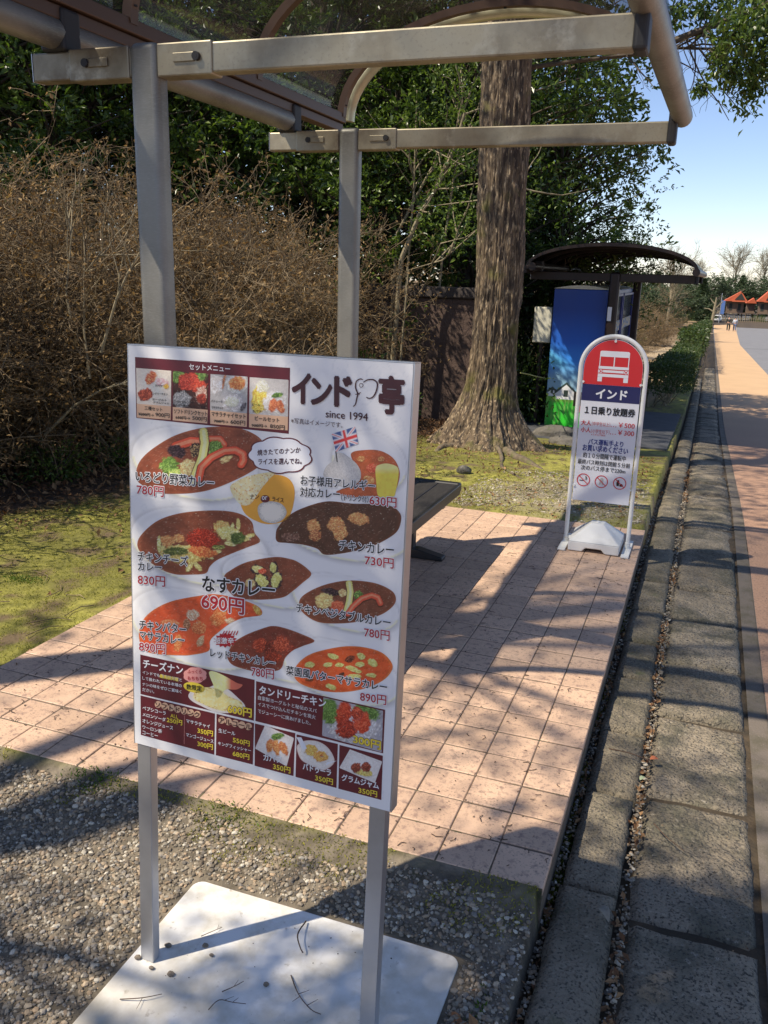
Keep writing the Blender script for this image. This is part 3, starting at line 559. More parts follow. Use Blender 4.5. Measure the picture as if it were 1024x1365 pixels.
# limbs and crown (crown high above, branches hang into the picture at top right)
limb_paths = [onpl([(700, 62), (760, 66), (830, 62), (895, 56), (950, 34), (1024, 5), (1090, -30)], 6.25), onpl([(700, 20), (750, 5), (800, -20), (900, -60), (980, -110)], 6.1), onpl([(650, 10), (600, -60), (520, -140), (430, -200)], 6.4), onpl([(705, 90), (780, 80), (850, 72), (905, 64), (980, 66), (1040, 62)], 6.4), onpl([(690, -60), (740, -150), (830, -230), (930, -280)], 6.2), onpl([(670, -60), (640, -160), (600, -280), (560, -360)], 6.3)]
rb = [.045, .05, .07, .02, .06, .07]; tips = []
for P, r0 in zip(limb_paths, rb):
    Q = arr(P)-inv_; m = MB(); m.tube(Q, np.linspace(r0, r0*.35, len(Q)), 8); m.build('limb', M['darkbark'], bigtree, smooth=True)
    S, D, k = spawn(Q[None], 14, r, .35, .8); D[:, 2] -= .15; B = branches(S, D, .35+.5*r.random(len(S)), r, 6, .4, -.03)
    S2, D2, k = spawn(B, 5, r, .3, .8); B2_ = branches(S2, D2, .15+.25*r.random(len(S2)), r, 5, .5, -.08)
    me = joinm('twigs', [tubes_np('t', B, np.broadcast_to(np.linspace(.009, .003, 6), B.shape[:2]), M['darkbark'], 4), tubes_np('t', B2_, np.broadcast_to(np.linspace(.003, .0016, 5), B2_.shape[:2]), M['darkbark'], 3)], M['darkbark']); link('twigs', me, bigtree)
    tips.append(B2_[:, 1:].reshape(-1, 3))
tips = np.concatenate(tips)
# keep leaves mostly on the right-hand side where the photo has them
wpos = tips+inv_; keep = (r.random(len(tips)) < .75)&((wpos[:, 0] > .0)|(wpos[:, 2] > 4.6)); Pq = tips[keep]; Pq = np.repeat(Pq, 7, 0)+r.normal(size=(len(Pq)*7, 3))*.05
link('foliage', leaves_mesh('leaves', Pq, .062, M['ev1'], seed=9, droop=.8, aspect=.42), bigtree)
# leaf cluster seen top right
cl = []
for (x, y, rr, n) in [(985, 40, .30, 420), (1010, 90, .26, 300), (940, 12, .25, 260), (1024, 20, .35, 420), (960, 75, .12, 80), (935, 118, .09, 70), (1000, 118, .13, 90), (905, 15, .15, 90), (1060, 60, .4, 500), (975, 100, .13, 80), (870, 8, .12, 60), (780, -5, .2, 60)]:
    q = PL(x, y, 1, 6.3+r.normal()*.15)-inv_; d = r.normal(size=(n, 3)); d /= np.linalg.norm(d, axis=1)[:, None]; cl.append(q+d*(r.random(n)**.6*rr)[:, None]*arr([1, 1, .8]))
link('foliage', leaves_mesh('leaves', np.concatenate(cl), .066, M['ev2'], seed=19, droop=.8, aspect=.42), bigtree)
# long thin bare arcs
S, D, k = spawn((arr(limb_paths[0])-inv_)[None], 12, r, .4, .3); B = branches(S+arr([0, 0, -.05]), np.stack([.3+0*S[:, 0], r.normal(size=12)*.2, -1+0*S[:, 0]], 1), .5+.3*r.random(12), r, 10, .10, .14)
link('twigs', tubes_np('twigs', B, np.broadcast_to(np.linspace(.004, .0018, 10), B.shape[:2]), M['darkbark'], 4), bigtree)
# leaf clumps hung unseen on the big tree, added to shade the walkway
for k in range(300):
    d = r.normal(size=3); d /= np.linalg.norm(d); q = arr([[-3.3, 3.0, 6.6], [-3.1, 5.4, 6.6], [-2.7, 8.2, 6.8], [-2.3, 11.0, 7.2], [-2.0, 13.6, 7.6]][k % 5])+d*arr([1.6, 2.2, .9])*(r.random()**.4)-inv_; Pq_ = q+r.normal(size=(60, 3))*.24; tips_ = Pq_ if k == 0 else np.concatenate([tips_, Pq_])
link('foliage', leaves_mesh('leaves', tips_, .08, M['ev1'], seed=39, aspect=.5), bigtree)
# high crown over the picture: it shades the ground behind
cr_ = []
for k in range(100):
    d = r.normal(size=3); d /= np.linalg.norm(d); q = arr([-1.2, 6.6, 8.2])+d*arr([2.6, 2.4, 1.7])*(r.random()**.4)-inv_; s = r.normal(size=(70, 3))*.3; cr_.append(q+s)
link('foliage', leaves_mesh('leaves', np.concatenate(cr_), .085, M['ev1'], seed=29, aspect=.5), bigtree)
# ---- trees standing behind and left of the camera; their crowns dapple the ground
def shade_tree(x, y, zc, R, ncl, per, seed, label, clr=.3, leaf=.085, rz=.62):
    r = np.random.default_rng(seed); t = thing('roadside_tree', label, 'tree', (x, y, -.1))
    C = r.normal(size=(ncl, 3)); C /= np.linalg.norm(C, axis=1)[:, None]; C = C*(r.random(ncl)**.4)[:, None]*arr([R, R, R*rz])+arr([0, 0, zc])
    T = np.stack([np.linspace(0, .3, 9), np.linspace(0, .1, 9), np.linspace(0, zc, 9)], 1); m = MB(); m.tube(T, np.linspace(.17, .08, 9), 12); m.build('trunk', M['bark'], t, smooth=True)
    paths = arr([[T[6], (T[6]*.6+q*.4)+[0, 0, .2], (T[6]*.25+q*.75)+[0, 0, .1], q] for q in C]); link('limbs', tubes_np('limbs', paths, np.broadcast_to(np.linspace(.04, .008, 4), paths.shape[:2]), M['darkbark'], 5), t)
    P = np.concatenate([q+r.normal(size=(per, 3))*clr*.5 for q in C]); link('foliage', leaves_mesh('leaves', P, leaf, M['ev1'], seed=seed), t)
SHADE = [(-2.75, -3.45, 5.5, 1.05, 60, 150, 201, 'dense young tree standing behind the camera to the left'),
         (-4.9, -3.0, 6.0, 1.9, 22, 60, 202, 'loose-crowned tree further left behind the camera'),
         (-4.6, -1.5, 7.4, 2.0, 15, 50, 203, 'tall sparse tree left of the shelter, out towards the road bend')]  # last crown is added out of view to scatter dapples over the platform
for a in SHADE: shade_tree(*a)

# ================================================================== STRUCTURES
# earthen wall behind the tree
q0, q1 = rays(495, 556, .09), rays(588, 549, .09)
wy = 9.0; p0 = PL(470, 556, 1, wy); p1 = PL(760, 540, 1, wy)
ew = thing('earthen_wall', 'dark brown earthen wall with a projecting coping behind the big tree', 'wall', (-4.0, wy, -.42))
mb = MB(); mb.bb(-1.1, 1.75, 0, .22, -.15, 1.66); o = mb.build('wall_body', M['wall'], ew, bevel=.02)
mb = MB(); mb.bb(-1.13, 1.78, -.05, .27, 1.663, 1.80); mb.build('coping', M['wallcap'], ew, bevel=.02)

# ---------------- near bus shelter
def shelter_parts(root, ya, yb, zt, xl, xr, px_, pw, bh, metal, pm, y0c, y1c, ribs, glassm, ribm, zbase, arch=(-.955, .925, .53), zfo=.165, collar=True, railm=None, tubem=None, cr_=.036):
    tubem = tubem or metal; railm = railm or ribm
    for Y, nm in ((ya, 'front'), (yb, 'rear')):
        m = MB(); n = 40
        # rounded rectangular post
        m.bb(px_-pw/2, px_+pw/2, Y-pw*.35, Y+pw*.35, zbase(Y), zt+.012); m.build('post', pm, root, bevel=pw*.22, seg=5, smooth=True)
        m = MB(); m.bb(px_-pw/2-.002, xl, Y-.03, Y+.03, zt-bh, zt); m.build('beam', metal, root, bevel=.006) if False else None
        for a, b in ((xl, px_-pw/2+.004), (px_+pw/2-.004, xr)):
            m = MB(); m.bb(a, b, Y-.028, Y+.028, zt-bh, zt); m.build('beam', metal, root, bevel=.006)
        if collar:
            for a, b, s in ((px_-pw/2-.235, px_-pw/2, -1), (px_+pw/2, px_+pw/2+.20, 1)):
                m = MB(); m.bb(a, b, Y-.034, Y+.034, zt-bh-.006, zt+.004); co = m.build('collar', metal, root, bevel=.005)
                cx = (a+b)/2; sx_ = cx+s*.0
                m = MB(); m.bb(cx-.038, cx+.038, Y-.040, Y-.034, zt-bh*.62, zt-bh*.32); m.build('slot_plate', metal, co, bevel=.0018)
                bx = cx+(.048 if s > 0 else -.048); mz = zt-bh*.47
                m = MB(); m.tube([(bx, Y-.033, mz), (bx, Y-.046, mz)], .013, 14); m.tube([(bx, Y-.046, mz), (bx, Y-.0465, mz)], [.007, .007], 8); m.build('bolt', M['rubber'], co, smooth=True)
        m = MB(); m.bb(xl-.003, xl+.0, Y-.028, Y+.028, zt-bh, zt); m.build('end_cap', M['alu'], root, bevel=.001)
        # clamp round the right tube
        m = MB(); m.bb(xr-.004, xr+.035, Y-.045, Y+.045, zt-bh-.008, zt+.07); m.build('clamp', M['rubber'], root, bevel=.012, seg=3)
        m = MB(); m.bb(xl+.05, xl+.15, Y-.045, Y+.045, zt-.0, zt+.13); m.build('clamp', M['rubber'], root, bevel=.012, seg=3)
    # rails
    m = MB(); tr_ = .044; m.tube([(xr+.008, y0c, zt+.032), (xr+.046, yb+.05, zt+.032)], tr_, 20); m.tube([(xr+.046, yb+.052, zt+.032), (xr+.046, yb+.09, zt+.032)], [tr_, tr_], 20); m.build('tube_rail', tubem, root, smooth=True)
    m = MB(); m.tube([(xl+.10, y0c, zt+.055), (xl+.10, yb-.02, zt+.055)], .05, 20); m.build('tube_rail', tubem, root, smooth=True)
    ac, ahw, ar = arch; zf = zt+zfo
    m = MB(); m.bb(ac-ahw-.03, ac-ahw+.03, ribs[0]-.03, y1c+.03, zf-.03, zf+.02); m.bb(ac-ahw-.05, ac-ahw+.012, ribs[0]-.03, y1c+.03, zf-.075, zf-.032); m.build('eave_channel', railm, root, bevel=.004)
    m = MB(); m.bb(ac+ahw-.03, ac+ahw+.01, ribs[0]-.03, y1c+.03, zf-.03, zf+.02); m.build('eave_channel', railm, root, bevel=.004)
    RR = (ahw*ahw+ar*ar)/(2*ar); a0 = math.asin(ahw/RR)
    def apt(t, off=0): a = math.pi*(1-t); return (ac+(ahw+off)*math.cos(a), zf+(ar+off)*math.sin(a))
    ts = np.linspace(0, 1, 33)
    for Y in ribs:
        pts = [apt(t) for t in ts]+[apt(t, -.03) for t in ts[::-1]]
        m = MB(); n = len(ts); vs = []
        for yy in (Y-.022, Y+.022):
            for t in ts: vs.append((apt(t, .004)[0], yy, apt(t, .004)[1]))
            for t in ts: vs.append((apt(t, -.034)[0], yy, apt(t, -.034)[1]))
        fs = []
        for i in range(n-1):
            fs += [(i, i+1, n+i+1, n+i), (2*n+i, 3*n+i, 3*n+i+1, 2*n+i+1), (i, 2*n+i, 2*n+i+1, i+1), (n+i, n+i+1, 3*n+i+1, 3*n+i)]
        fs += [(0, n, 3*n, 2*n), (n-1, 3*n-1, 4*n-1, 2*n-1)]
        m.add(vs, fs); rb_ = m.build('roof_rib', ribm, root)
        for t in (.04, .5, .96): m = MB(); q = apt(t, -.034); m.tube([(q[0], Y, q[1]), (q[0], Y, q[1]-.006)], .008, 8); m.build('screw', M['rubber'], rb_)
    # arched end tube
    m = MB(); m.tube([(apt(t, -.02)[0], ribs[-1]+.085, apt(t, -.02)[1]-.01) for t in ts], cr_, 14); m.build('arch_tube', M['palepaint'] if collar else ribm, root, smooth=True)
    # glazing, one curved sheet per bay
    for k in range(len(ribs)-1):
        ya_, yb_ = ribs[k]+.004, ribs[k+1]-.004; vs = []; n = len(ts)
        for off in (.010, .006):
            for yy in (ya_, yb_):
                for t in ts: q = apt(t, off); vs.append((q[0], yy, q[1]))
        fs = []
        for i in range(n-1): fs += [(i, n+i, n+i+1, i+1), (2*n+i, 2*n+i+1, 3*n+i+1, 3*n+i)]
        fs += [tuple([i, i+1, 2*n+i+1, 2*n+i]) for i in range(n-1)]+[tuple([n+i, 3*n+i, 3*n+i+1, n+i+1]) for i in range(n-1)]
        m = MB(); m.add(vs, fs); m.build('roof_panel', glassm, root, smooth=True)
bs = thing('bus_shelter', 'near bus shelter of grey metal posts and beams under a smoked arched canopy', 'bus shelter', (0, 0, 0))
shelter_parts(bs, .65, 2.35, 2.222, -2.006, -.04, -1.564, .106, .088, M['beam_steel'], M['steel'], .10, 2.93, (.03, .98, 1.93, 2.93), M['smoke'], M['bronze'], lambda Y: -.04, railm=M['bronze'], tubem=M['steel'])

# ---------------- far bus shelter
bs2 = thing('bus_shelter', 'second bus shelter further down, dark brown frame with curved black roof', 'bus shelter', (0, 0, 0))
shelter_parts(bs2, 9.45, 12.9, 1.605, -2.0, .0, -.945, .13, .10, M['darkframe'], M['darkframe'], 8.95, 13.3, (9.0, 9.85, 10.7, 11.55, 12.4, 13.25), M['darksmoke'], M['darkframe'], lambda Y: float(gz(Y))+.1, arch=(-.98, 1.0, .29), collar=False, zfo=.05, cr_=.03)
mb = MB(); mb.bb(-.995, -.945, 9.395, 9.402, 1.03, 1.20); mb.build('notice', M['signwhite'], bs2)
# ---------------- blue painted vending machine
vz = float(gz(9.6))+.105
vm = thing('vending_machine', 'tall blue vending machine with a painted village mural on its side, under the second shelter', 'vending machine', (-1.7, 9.56, vz))
W_, D_, H_ = .70, 3.2, 1.40-vz
mb = MB(); mb.bb(0, W_, .004, D_, -.25, H_); mb.build('body', mk('blue_cabinet', (.015, .07, .32), .4), vm, bevel=.012)
nxm, nzm = 110, 320; u = np.linspace(0, 1, nxm); v = np.linspace(0, 1, nzm); U, Vv = np.meshgrid(u, v)
n_ = fbm(U*3, Vv*5, 61); n2_ = fbm(U*6+Vv*2, Vv*4-U*3, 62)
C = np.zeros((nzm, nxm, 3)); C[:] = arr((.008, .035, .22))
def lay(C, mask, col): m_ = np.clip(mask, 0, 1)[..., None]; return C*(1-m_)+arr(col)*m_
C = lay(C, (.86-Vv)/.35, (.012, .10, .52)); C = lay(C, (.62-Vv)/.35*(n_*1.4), (.06, .30, .72)); C = lay(C, np.exp(-((Vv-.52+U*.35)/.07)**2)*.7, (.12, .40, .85)); C = lay(C, (.48-Vv)/.12*(.4+n2_), (.13, .22, .36)); C = lay(C, (np.exp(-((Vv-.33+.1*U)/.05)**2))*.5*n_*1.6, (.26, .40, .58))
hill = .245+.02*np.sin(U*9)
C = lay(C, (hill-Vv)*60, (.10, .26, .04)); C = lay(C, (.19+.01*vnoise(U*40, U*0, 3)-Vv)*60, (.03, .30, .03)); C = lay(C, ((hill-Vv)*60 > 0)*np.clip((vnoise(U*60, Vv*14, 5)-.5)*2, 0, .6), (.20, .34, .10))
def house(C, cx, w, zb, zt_, zr):
    x = (U-cx)/w; C = lay(C, (np.abs(x) < .5)*(Vv > zb)*(Vv < zt_-.0+(.5-np.abs(x))*2*(zr-zt_)), (.62, .62, .58))
    top = zt_+(.5-np.abs(x))*2*(zr-zt_); C = lay(C, (np.abs(x) < .6)*(np.abs(Vv-top) < .010), (.03, .045, .045)); return lay(C, (np.abs(x) < .12)*(Vv > zb+.018)*(Vv < zt_+.012), (.02, .03, .03))
C = house(C, .10, .16, .225, .262, .285); C = house(C, .36, .36, .205, .262, .325)
x = (U-.83)/.52; C = lay(C, (np.abs(x) < .62)*(Vv > .16)*(Vv < .285-.05*(1-np.abs(x)*1.2)**2-.06*np.clip(np.abs(x)-.35, 0, 1)), (.018, .012, .010)); C = lay(C, (np.abs(x) < .5)*(Vv > .12)*(Vv < .165), (.26, .035, .025))
C = lay(C, (np.abs(x) < .45)*(Vv > .085)*(Vv < .125)*((np.abs((U*40) % 1-.5) < .16)|(np.abs(Vv-.115) < .004)), (.02, .03, .02)); C = lay(C, (.12-Vv)*20*(U > .3), (.03, .42, .03))
me = mesh_np('mural', np.stack([U*W_, np.zeros_like(U), Vv*(H_-.02)+.01], -1).reshape(-1, 3), (lambda I: np.stack([I[:-1, :-1], I[:-1, 1:], I[1:, 1:], I[1:, :-1]], -1).reshape(-1, 4))(np.arange(nxm*nzm).reshape(nzm, nxm)), M['mural']); C = np.clip(C*arr([1.5, 1.6, 1.35]), 0, .8); setcol(me, C.reshape(-1, 3)); link('mural', me, vm)
mb = MB(); mb.prism([(-.01+.72*k/12, H_+.004+.045*math.sin(math.pi*k/12)) for k in range(13)]+[(.71, H_+.002), (-.01, H_+.002)], 1, 0.0, D_+.01); mb.build('domed_lid', M['cream'], vm)
for k, (a, b) in enumerate([(.06, 1.45), (1.6, 3.1)]):
    mb = MB(); t_ = .03
    mb.bb(W_+.001, W_+.03, a, a+t_, .25, H_-.06); mb.bb(W_+.001, W_+.03, b-t_, b, .25, H_-.06); mb.bb(W_+.001, W_+.03, a+t_, b-t_, H_-.09, H_-.06); mb.bb(W_+.001, W_+.03, a+t_, b-t_, .25, .29); mb.bb(W_+.001, W_+.03, a+t_, b-t_, .95, .975)
    fr_ = mb.build('display_frame', M['blueframe'], vm); mb = MB(); mb.bb(W_+.008, W_+.014, a+t_, b-t_, .29, H_-.09); mb.build('display_window', M['glass'], fr_)
    mb = MB(); [mb.tube([(W_+.004, a+.07+.06*i, .3+.31*j), (W_+.004, a+.07+.06*i, .44+.31*j)], .02, 8) for i in range(int((b-a-.1)/.06)) for j in range(4)]; mb.build('sample_drinks', mk('drink_labels', (.5, .45, .25), .5, var=[(30, (.1, .2, .4), .45, .55, 2)]), fr_)
cb = thing('meter_cabinet', 'small cream utility cabinet fixed left of the blue vending machine', 'cabinet', (-1.955, 9.62, .70))
mb = MB(); mb.bb(0, .235, 0, .16, 0, .46); mb.build('box', M['cream'], cb, bevel=.012); mb = MB(); mb.bb(.04, .232, -.012, -.001, .01, .45); mb.build('door', M['cream'], cb, bevel=.004)
mb = MB(); mb.bb(.09, .13, .03, .07, vz-.70, -.002); mb.build('support_post', M['darkframe'], cb)
# rope between tree and machine
mb = MB(); mb.tube([tuple(PL(x, y, 1, Y)) for x, y, Y in [(694, 497, 7.0), (705, 499, 7.6), (716, 502, 8.6), (727, 504, 9.5)]], .006, 6)
tag(mb.build('rope', mk('yellow_rope', (.3, .3, .1), .8), smooth=True), 'thin yellow green rope stretched from the big trunk to the vending machine', 'rope')
# rocks by the machine foot
M['pebble'] = mk('brown_pebble', (.23, .185, .135), .85, var=[(60, (.12, .1, .08), .45, .65, 5)], bump=[(200, .5, .002)])
def rock(x, y, s, z, label, seed):
    bm = bmesh.new(); bmesh.ops.create_icosphere(bm, subdivisions=4, radius=1)
    for v in bm.verts:
        n = v.co.normalized(); k = .75+.55*float(fbm(n.x*1.6+seed, n.y*1.6+n.z*1.3, seed))+.12*float(fbm(n.x*6, n.y*6+n.z*5, seed+1)); v.co = Vector((n.x*k*s[0], n.y*k*s[1], n.z*k*s[2]))
    me = bpy.data.meshes.new('rock'); bm.to_mesh(me); bm.free(); me.materials.append(M['pebble'] if s[0] < .02 else M['rock']); me.polygons.foreach_set('use_smooth', [True]*len(me.polygons))
    tag(link('rock', me, None, (x, y, z)), label, 'rock')
for px_, py_, s, lb, sd in [(737, 583, (.24, .13, .10), 'grey mossy rock at the foot of the blue vending machine', 1), (757, 597, (.2, .12, .07), 'lower flat rock just in front of the vending machine', 2), (618, 634, (.055, .045, .04), 'small pale stone among the roots', 3), (603, 655, (.03, .025, .02), 'tiny stone on the moss left of the roots', 5)]:
    q = rays(px_, py_, .09); rock(q[0], q[1], s, float(ground_z(arr([q[0]]), arr([q[1]]))[0])+.02, lb, sd)
# ---------------- bench
bn = thing('bench', 'low black bench with dark slats standing on the tiles behind the menu board', 'bench', (-1.22, 1.75, 0))
BL = 1.84; zb_ = .40
for k in range(4):
    mb = MB(); x = -.165+.11*k; mb.bb(x-.0535, x+.0535, -BL/2+.02, BL/2-.02, zb_-.022, zb_); mb.build('slat', M['slat'], bn, bevel=.006)
for s in (-1, 1):
    mb = MB(); mb.bb(-.235, .235, s*(BL/2)-.03, s*(BL/2)+.02, zb_-.05, zb_+.008); mb.build('end_rail', M['benchblack'], bn, bevel=.014, seg=3)
    mb = MB(); mb.bb(s*.228-.012, s*.228+.012, -BL/2+.02, BL/2-.03, zb_-.055, zb_+.004); mb.build('side_rail', M['benchblack'], bn, bevel=.005)
    y = s*.72; mb = MB(); mb.bb(-.035, .035, y-.03, y+.03, .03, zb_-.056); mb.bb(-.2, .2, y-.022, y+.022, zb_-.10, zb_-.057); mb.build('leg', M['benchblack'], bn, bevel=.006)
    mb = MB(); mb.prism([(-.21, .002), (.21, .002), (.21, .022), (.06, .055), (-.06, .055), (-.21, .022)], 1, y-.035, y+.035); mb.build('foot', M['benchblack'], bn, bevel=.006)

# ================================================================== MENU BOARD
ORI = arr([-.8833, -.4504, 1.3908]); yaw, lean, roll = -.0395, .0581, .0042; BWd, BHt = .6282, .8912
exv = arr([math.cos(yaw), math.sin(yaw), 0]); nv = np.cross(exv, [0, 0, 1.]); up2 = math.cos(lean)*arr([0, 0, 1.])-math.sin(lean)*nv
ba = math.cos(roll)*exv+math.sin(roll)*up2; bb_ = -math.sin(roll)*exv+math.cos(roll)*up2; bn_ = np.cross(ba, bb_)   # bn_ points to the reader
menu = thing('menu_board', 'white restaurant menu board on two aluminium legs, full of curry dishes and prices', 'menu board')
menu.matrix_world = Matrix(((ba[0], bb_[0], bn_[0], ORI[0]), (ba[1], bb_[1], bn_[1], ORI[1]), (ba[2], bb_[2], bn_[2], ORI[2]), (0, 0, 0, 1)))
MIB = np.array(menu.matrix_world.inverted())
Hc = None
def px2b_raw(x, y):
    d = CF+CR*(x-512)/FPX-CU*(y-682.5)/FPX; t = ((ORI-CP)@bn_)/(d@bn_); q = CP+t*d-ORI; return np.array([q@ba, q@bb_])
# exact fit of the four measured board corners
src = [px2b_raw(*p) for p in [(171, 459), (549, 486), (183, 990), (522, 1082)]]; dst = [(0, 0), (BWd, 0), (0, -BHt), (BWd, -BHt)]
A_ = []; B_ = []
for (x, y), (X, Y) in zip(src, dst): A_ += [[x, y, 1, 0, 0, 0, -X*x, -X*y], [0, 0, 0, x, y, 1, -Y*x, -Y*y]]; B_ += [X, Y]
Hc = np.append(np.linalg.solve(arr(A_), arr(B_)), 1).reshape(3, 3)
def px2b(x, y): q = px2b_raw(x, y); h = Hc@[q[0], q[1], 1]; return h[:2]/h[2]
BT = .030
mb = MB(); mb.bb(0, BWd, -BHt, 0, -BT, -.0008); panel = mb.build('panel', M['board'], menu)
mb = MB(); mb.bb(BWd+.0005, BWd+.003, -BHt-.002, .002, -BT-.002, -.001); mb.bb(-.003, -.0005, -BHt-.002, .002, -BT-.002, -.001); mb.bb(-.003, BWd+.003, .0005, .003, -BT-.002, -.001); mb.build('edge_trim', M['alu'], menu)
def pedz(u, zt):    # length of leg from board bottom to the height zt
    return None
for u0, nm in ((.004, 'l'), (BWd-.046, 'r')):
    zbot = -.068; Lg = (ORI[2]+u0*ba[2]-zbot)/bb_[2]
    mb = MB(); mb.bb(u0, u0+.036, -Lg, -BHt-.0005, -.029, -.003); mb.build('leg', M['alu'], menu, bevel=.0015)
bp = MB(); cr0 = .03; x0_, x1_, y0_, y1_ = -.905, -.155, -1.02, -.235; pts = []
for cx_, cy_, a0_ in ((x1_-cr0, y1_-cr0, 0), (x0_+cr0, y1_-cr0, 90), (x0_+cr0, y0_+cr0, 180), (x1_-cr0, y0_+cr0, 270)):
    for k in range(7): a = math.radians(a0_+15*k); pts.append((cx_+cr0*math.cos(a), cy_+cr0*math.sin(a)))
bp.prism(pts, 2, -.100, -.070); plate = bp.build('base_plate', M['whiteplate'], None, bevel=.003)
plate.parent = menu; plate.matrix_parent_inverse = menu.matrix_world.inverted(); plate.rotation_euler = (0, 0, 0)
# --- printing tools
REFW = lin(186, 198, 210)
def P3(r, g, b):
    g0 = .3*r+.59*g+.11*b; r, g, b = [c*.88+g0*.12 for c in (r, g, b)]
    return tuple(min(.8, c/w*.80) for c, w in zip(lin(r, g, b), REFW))
zA = lambda x, y: (160+x*.21484, 450+y*.21484)
zB = lambda x, y: (360+x*.20508, 460+y*.20508)
zC = lambda x, y: (160+x*.21484, 660+y*.21484)
zD = lambda x, y: (350+x*.21484, 660+y*.21484)
zE = lambda x, y: (170+x*.19531, 860+y*.19531)
zF = lambda x, y: (340+x*.21484, 860+y*.21484)
zS = lambda x, y: (730+x*.234375, 430+y*.234375)
def smoothclosed(pts, k=6):
    P = arr(pts); n = len(P); out = []
    for i in range(n):
        a, b, c, d = P[i-1], P[i], P[(i+1) % n], P[(i+2) % n]
        for t in np.arange(k)/k: out.append(.5*((2*b)+(-a+c)*t+(2*a-5*b+4*c-d)*t*t+(-a+3*b-3*c+d)*t**3))
    return arr(out)
def poly_b(name, pts, off, mat, parent, b=px2b, smooth=False):
    if smooth: pts = smoothclosed(pts)
    V = [(*b(*p), off) for p in pts]; me = bpy.data.meshes.new(name); me.from_pydata(V, [], [list(range(len(V)))[::-1]]); me.update()
    me.materials.append(mat); return link(name, me, parent)
def paint(name, pts, off, painter, parent, nr=72, na=230, smooth=True, label=None):
    """a flat printed picture: polar grid inside the outline, coloured by painter(X,Y) in photo coordinates"""
    O = smoothclosed(pts, 8) if smooth else np.concatenate([arr(pts[i])*(1-t)+arr(pts[(i+1) % len(pts)])*t for i in range(len(pts)) for t in np.linspace(0, 1, 12)[:-1]]).reshape(-1, 2)
    d = np.concatenate([[0], np.cumsum(np.linalg.norm(np.roll(O, -1, 0)-O, axis=1))]); tt = np.linspace(0, d[-1], na, endpoint=False); Oc = np.vstack([O, O[:1]])
    O = np.stack([np.interp(tt, d, Oc[:, 0]), np.interp(tt, d, Oc[:, 1])], 1); c = O.mean(0); rr = np.linspace(.01, 1, nr)
    X = c[0]+rr[:, None]*(O[None, :, 0]-c[0]); Y = c[1]+rr[:, None]*(O[None, :, 1]-c[1])
    C = painter(X, Y, rr[:, None]*np.ones_like(X)); V = []
    for x, y in zip(X.ravel(), Y.ravel()): V.append((*px2b(x, y), off))
    I = np.arange(nr*na).reshape(nr, na); J = np.roll(I, -1, 1); F = np.stack([I[:-1], J[:-1], J[1:], I[1:]], -1).reshape(-1, 4)[:, ::-1]
    me = mesh_np(name, V, F, M['print']); setcol(me, C.reshape(-1, 3)); o = link(name, me, parent)
    if label: o['label'] = label
    return o
def mixn(C, m, col): m = np.clip(m, 0, 1)[..., None]; return C*(1-m)+arr(col)*m
def ell(X, Y, cx, cy, rx, ry, ang=0, wob=.25, seed=0, soft=.12):
    a = math.radians(ang); dx, dy = X-cx, Y-cy; u = (dx*math.cos(a)+dy*math.sin(a))/rx; v = (-dx*math.sin(a)+dy*math.cos(a))/ry
    return (1-(np.hypot(u, v)+wob*(fbm(X*.35, Y*.35, seed)-.5)*2))/soft
def line(X, Y, pts, wd):
    D = np.full(X.shape, 1e9)
    for (x0, y0), (x1, y1) in zip(pts[:-1], pts[1:]):
        L2 = (x1-x0)**2+(y1-y0)**2+1e-9; t = np.clip(((X-x0)*(x1-x0)+(Y-y0)*(y1-y0))/L2, 0, 1); D = np.minimum(D, np.hypot(X-x0-t*(x1-x0), Y-y0-t*(y1-y0)))
    return (wd-D)/.5
Kz = .21484
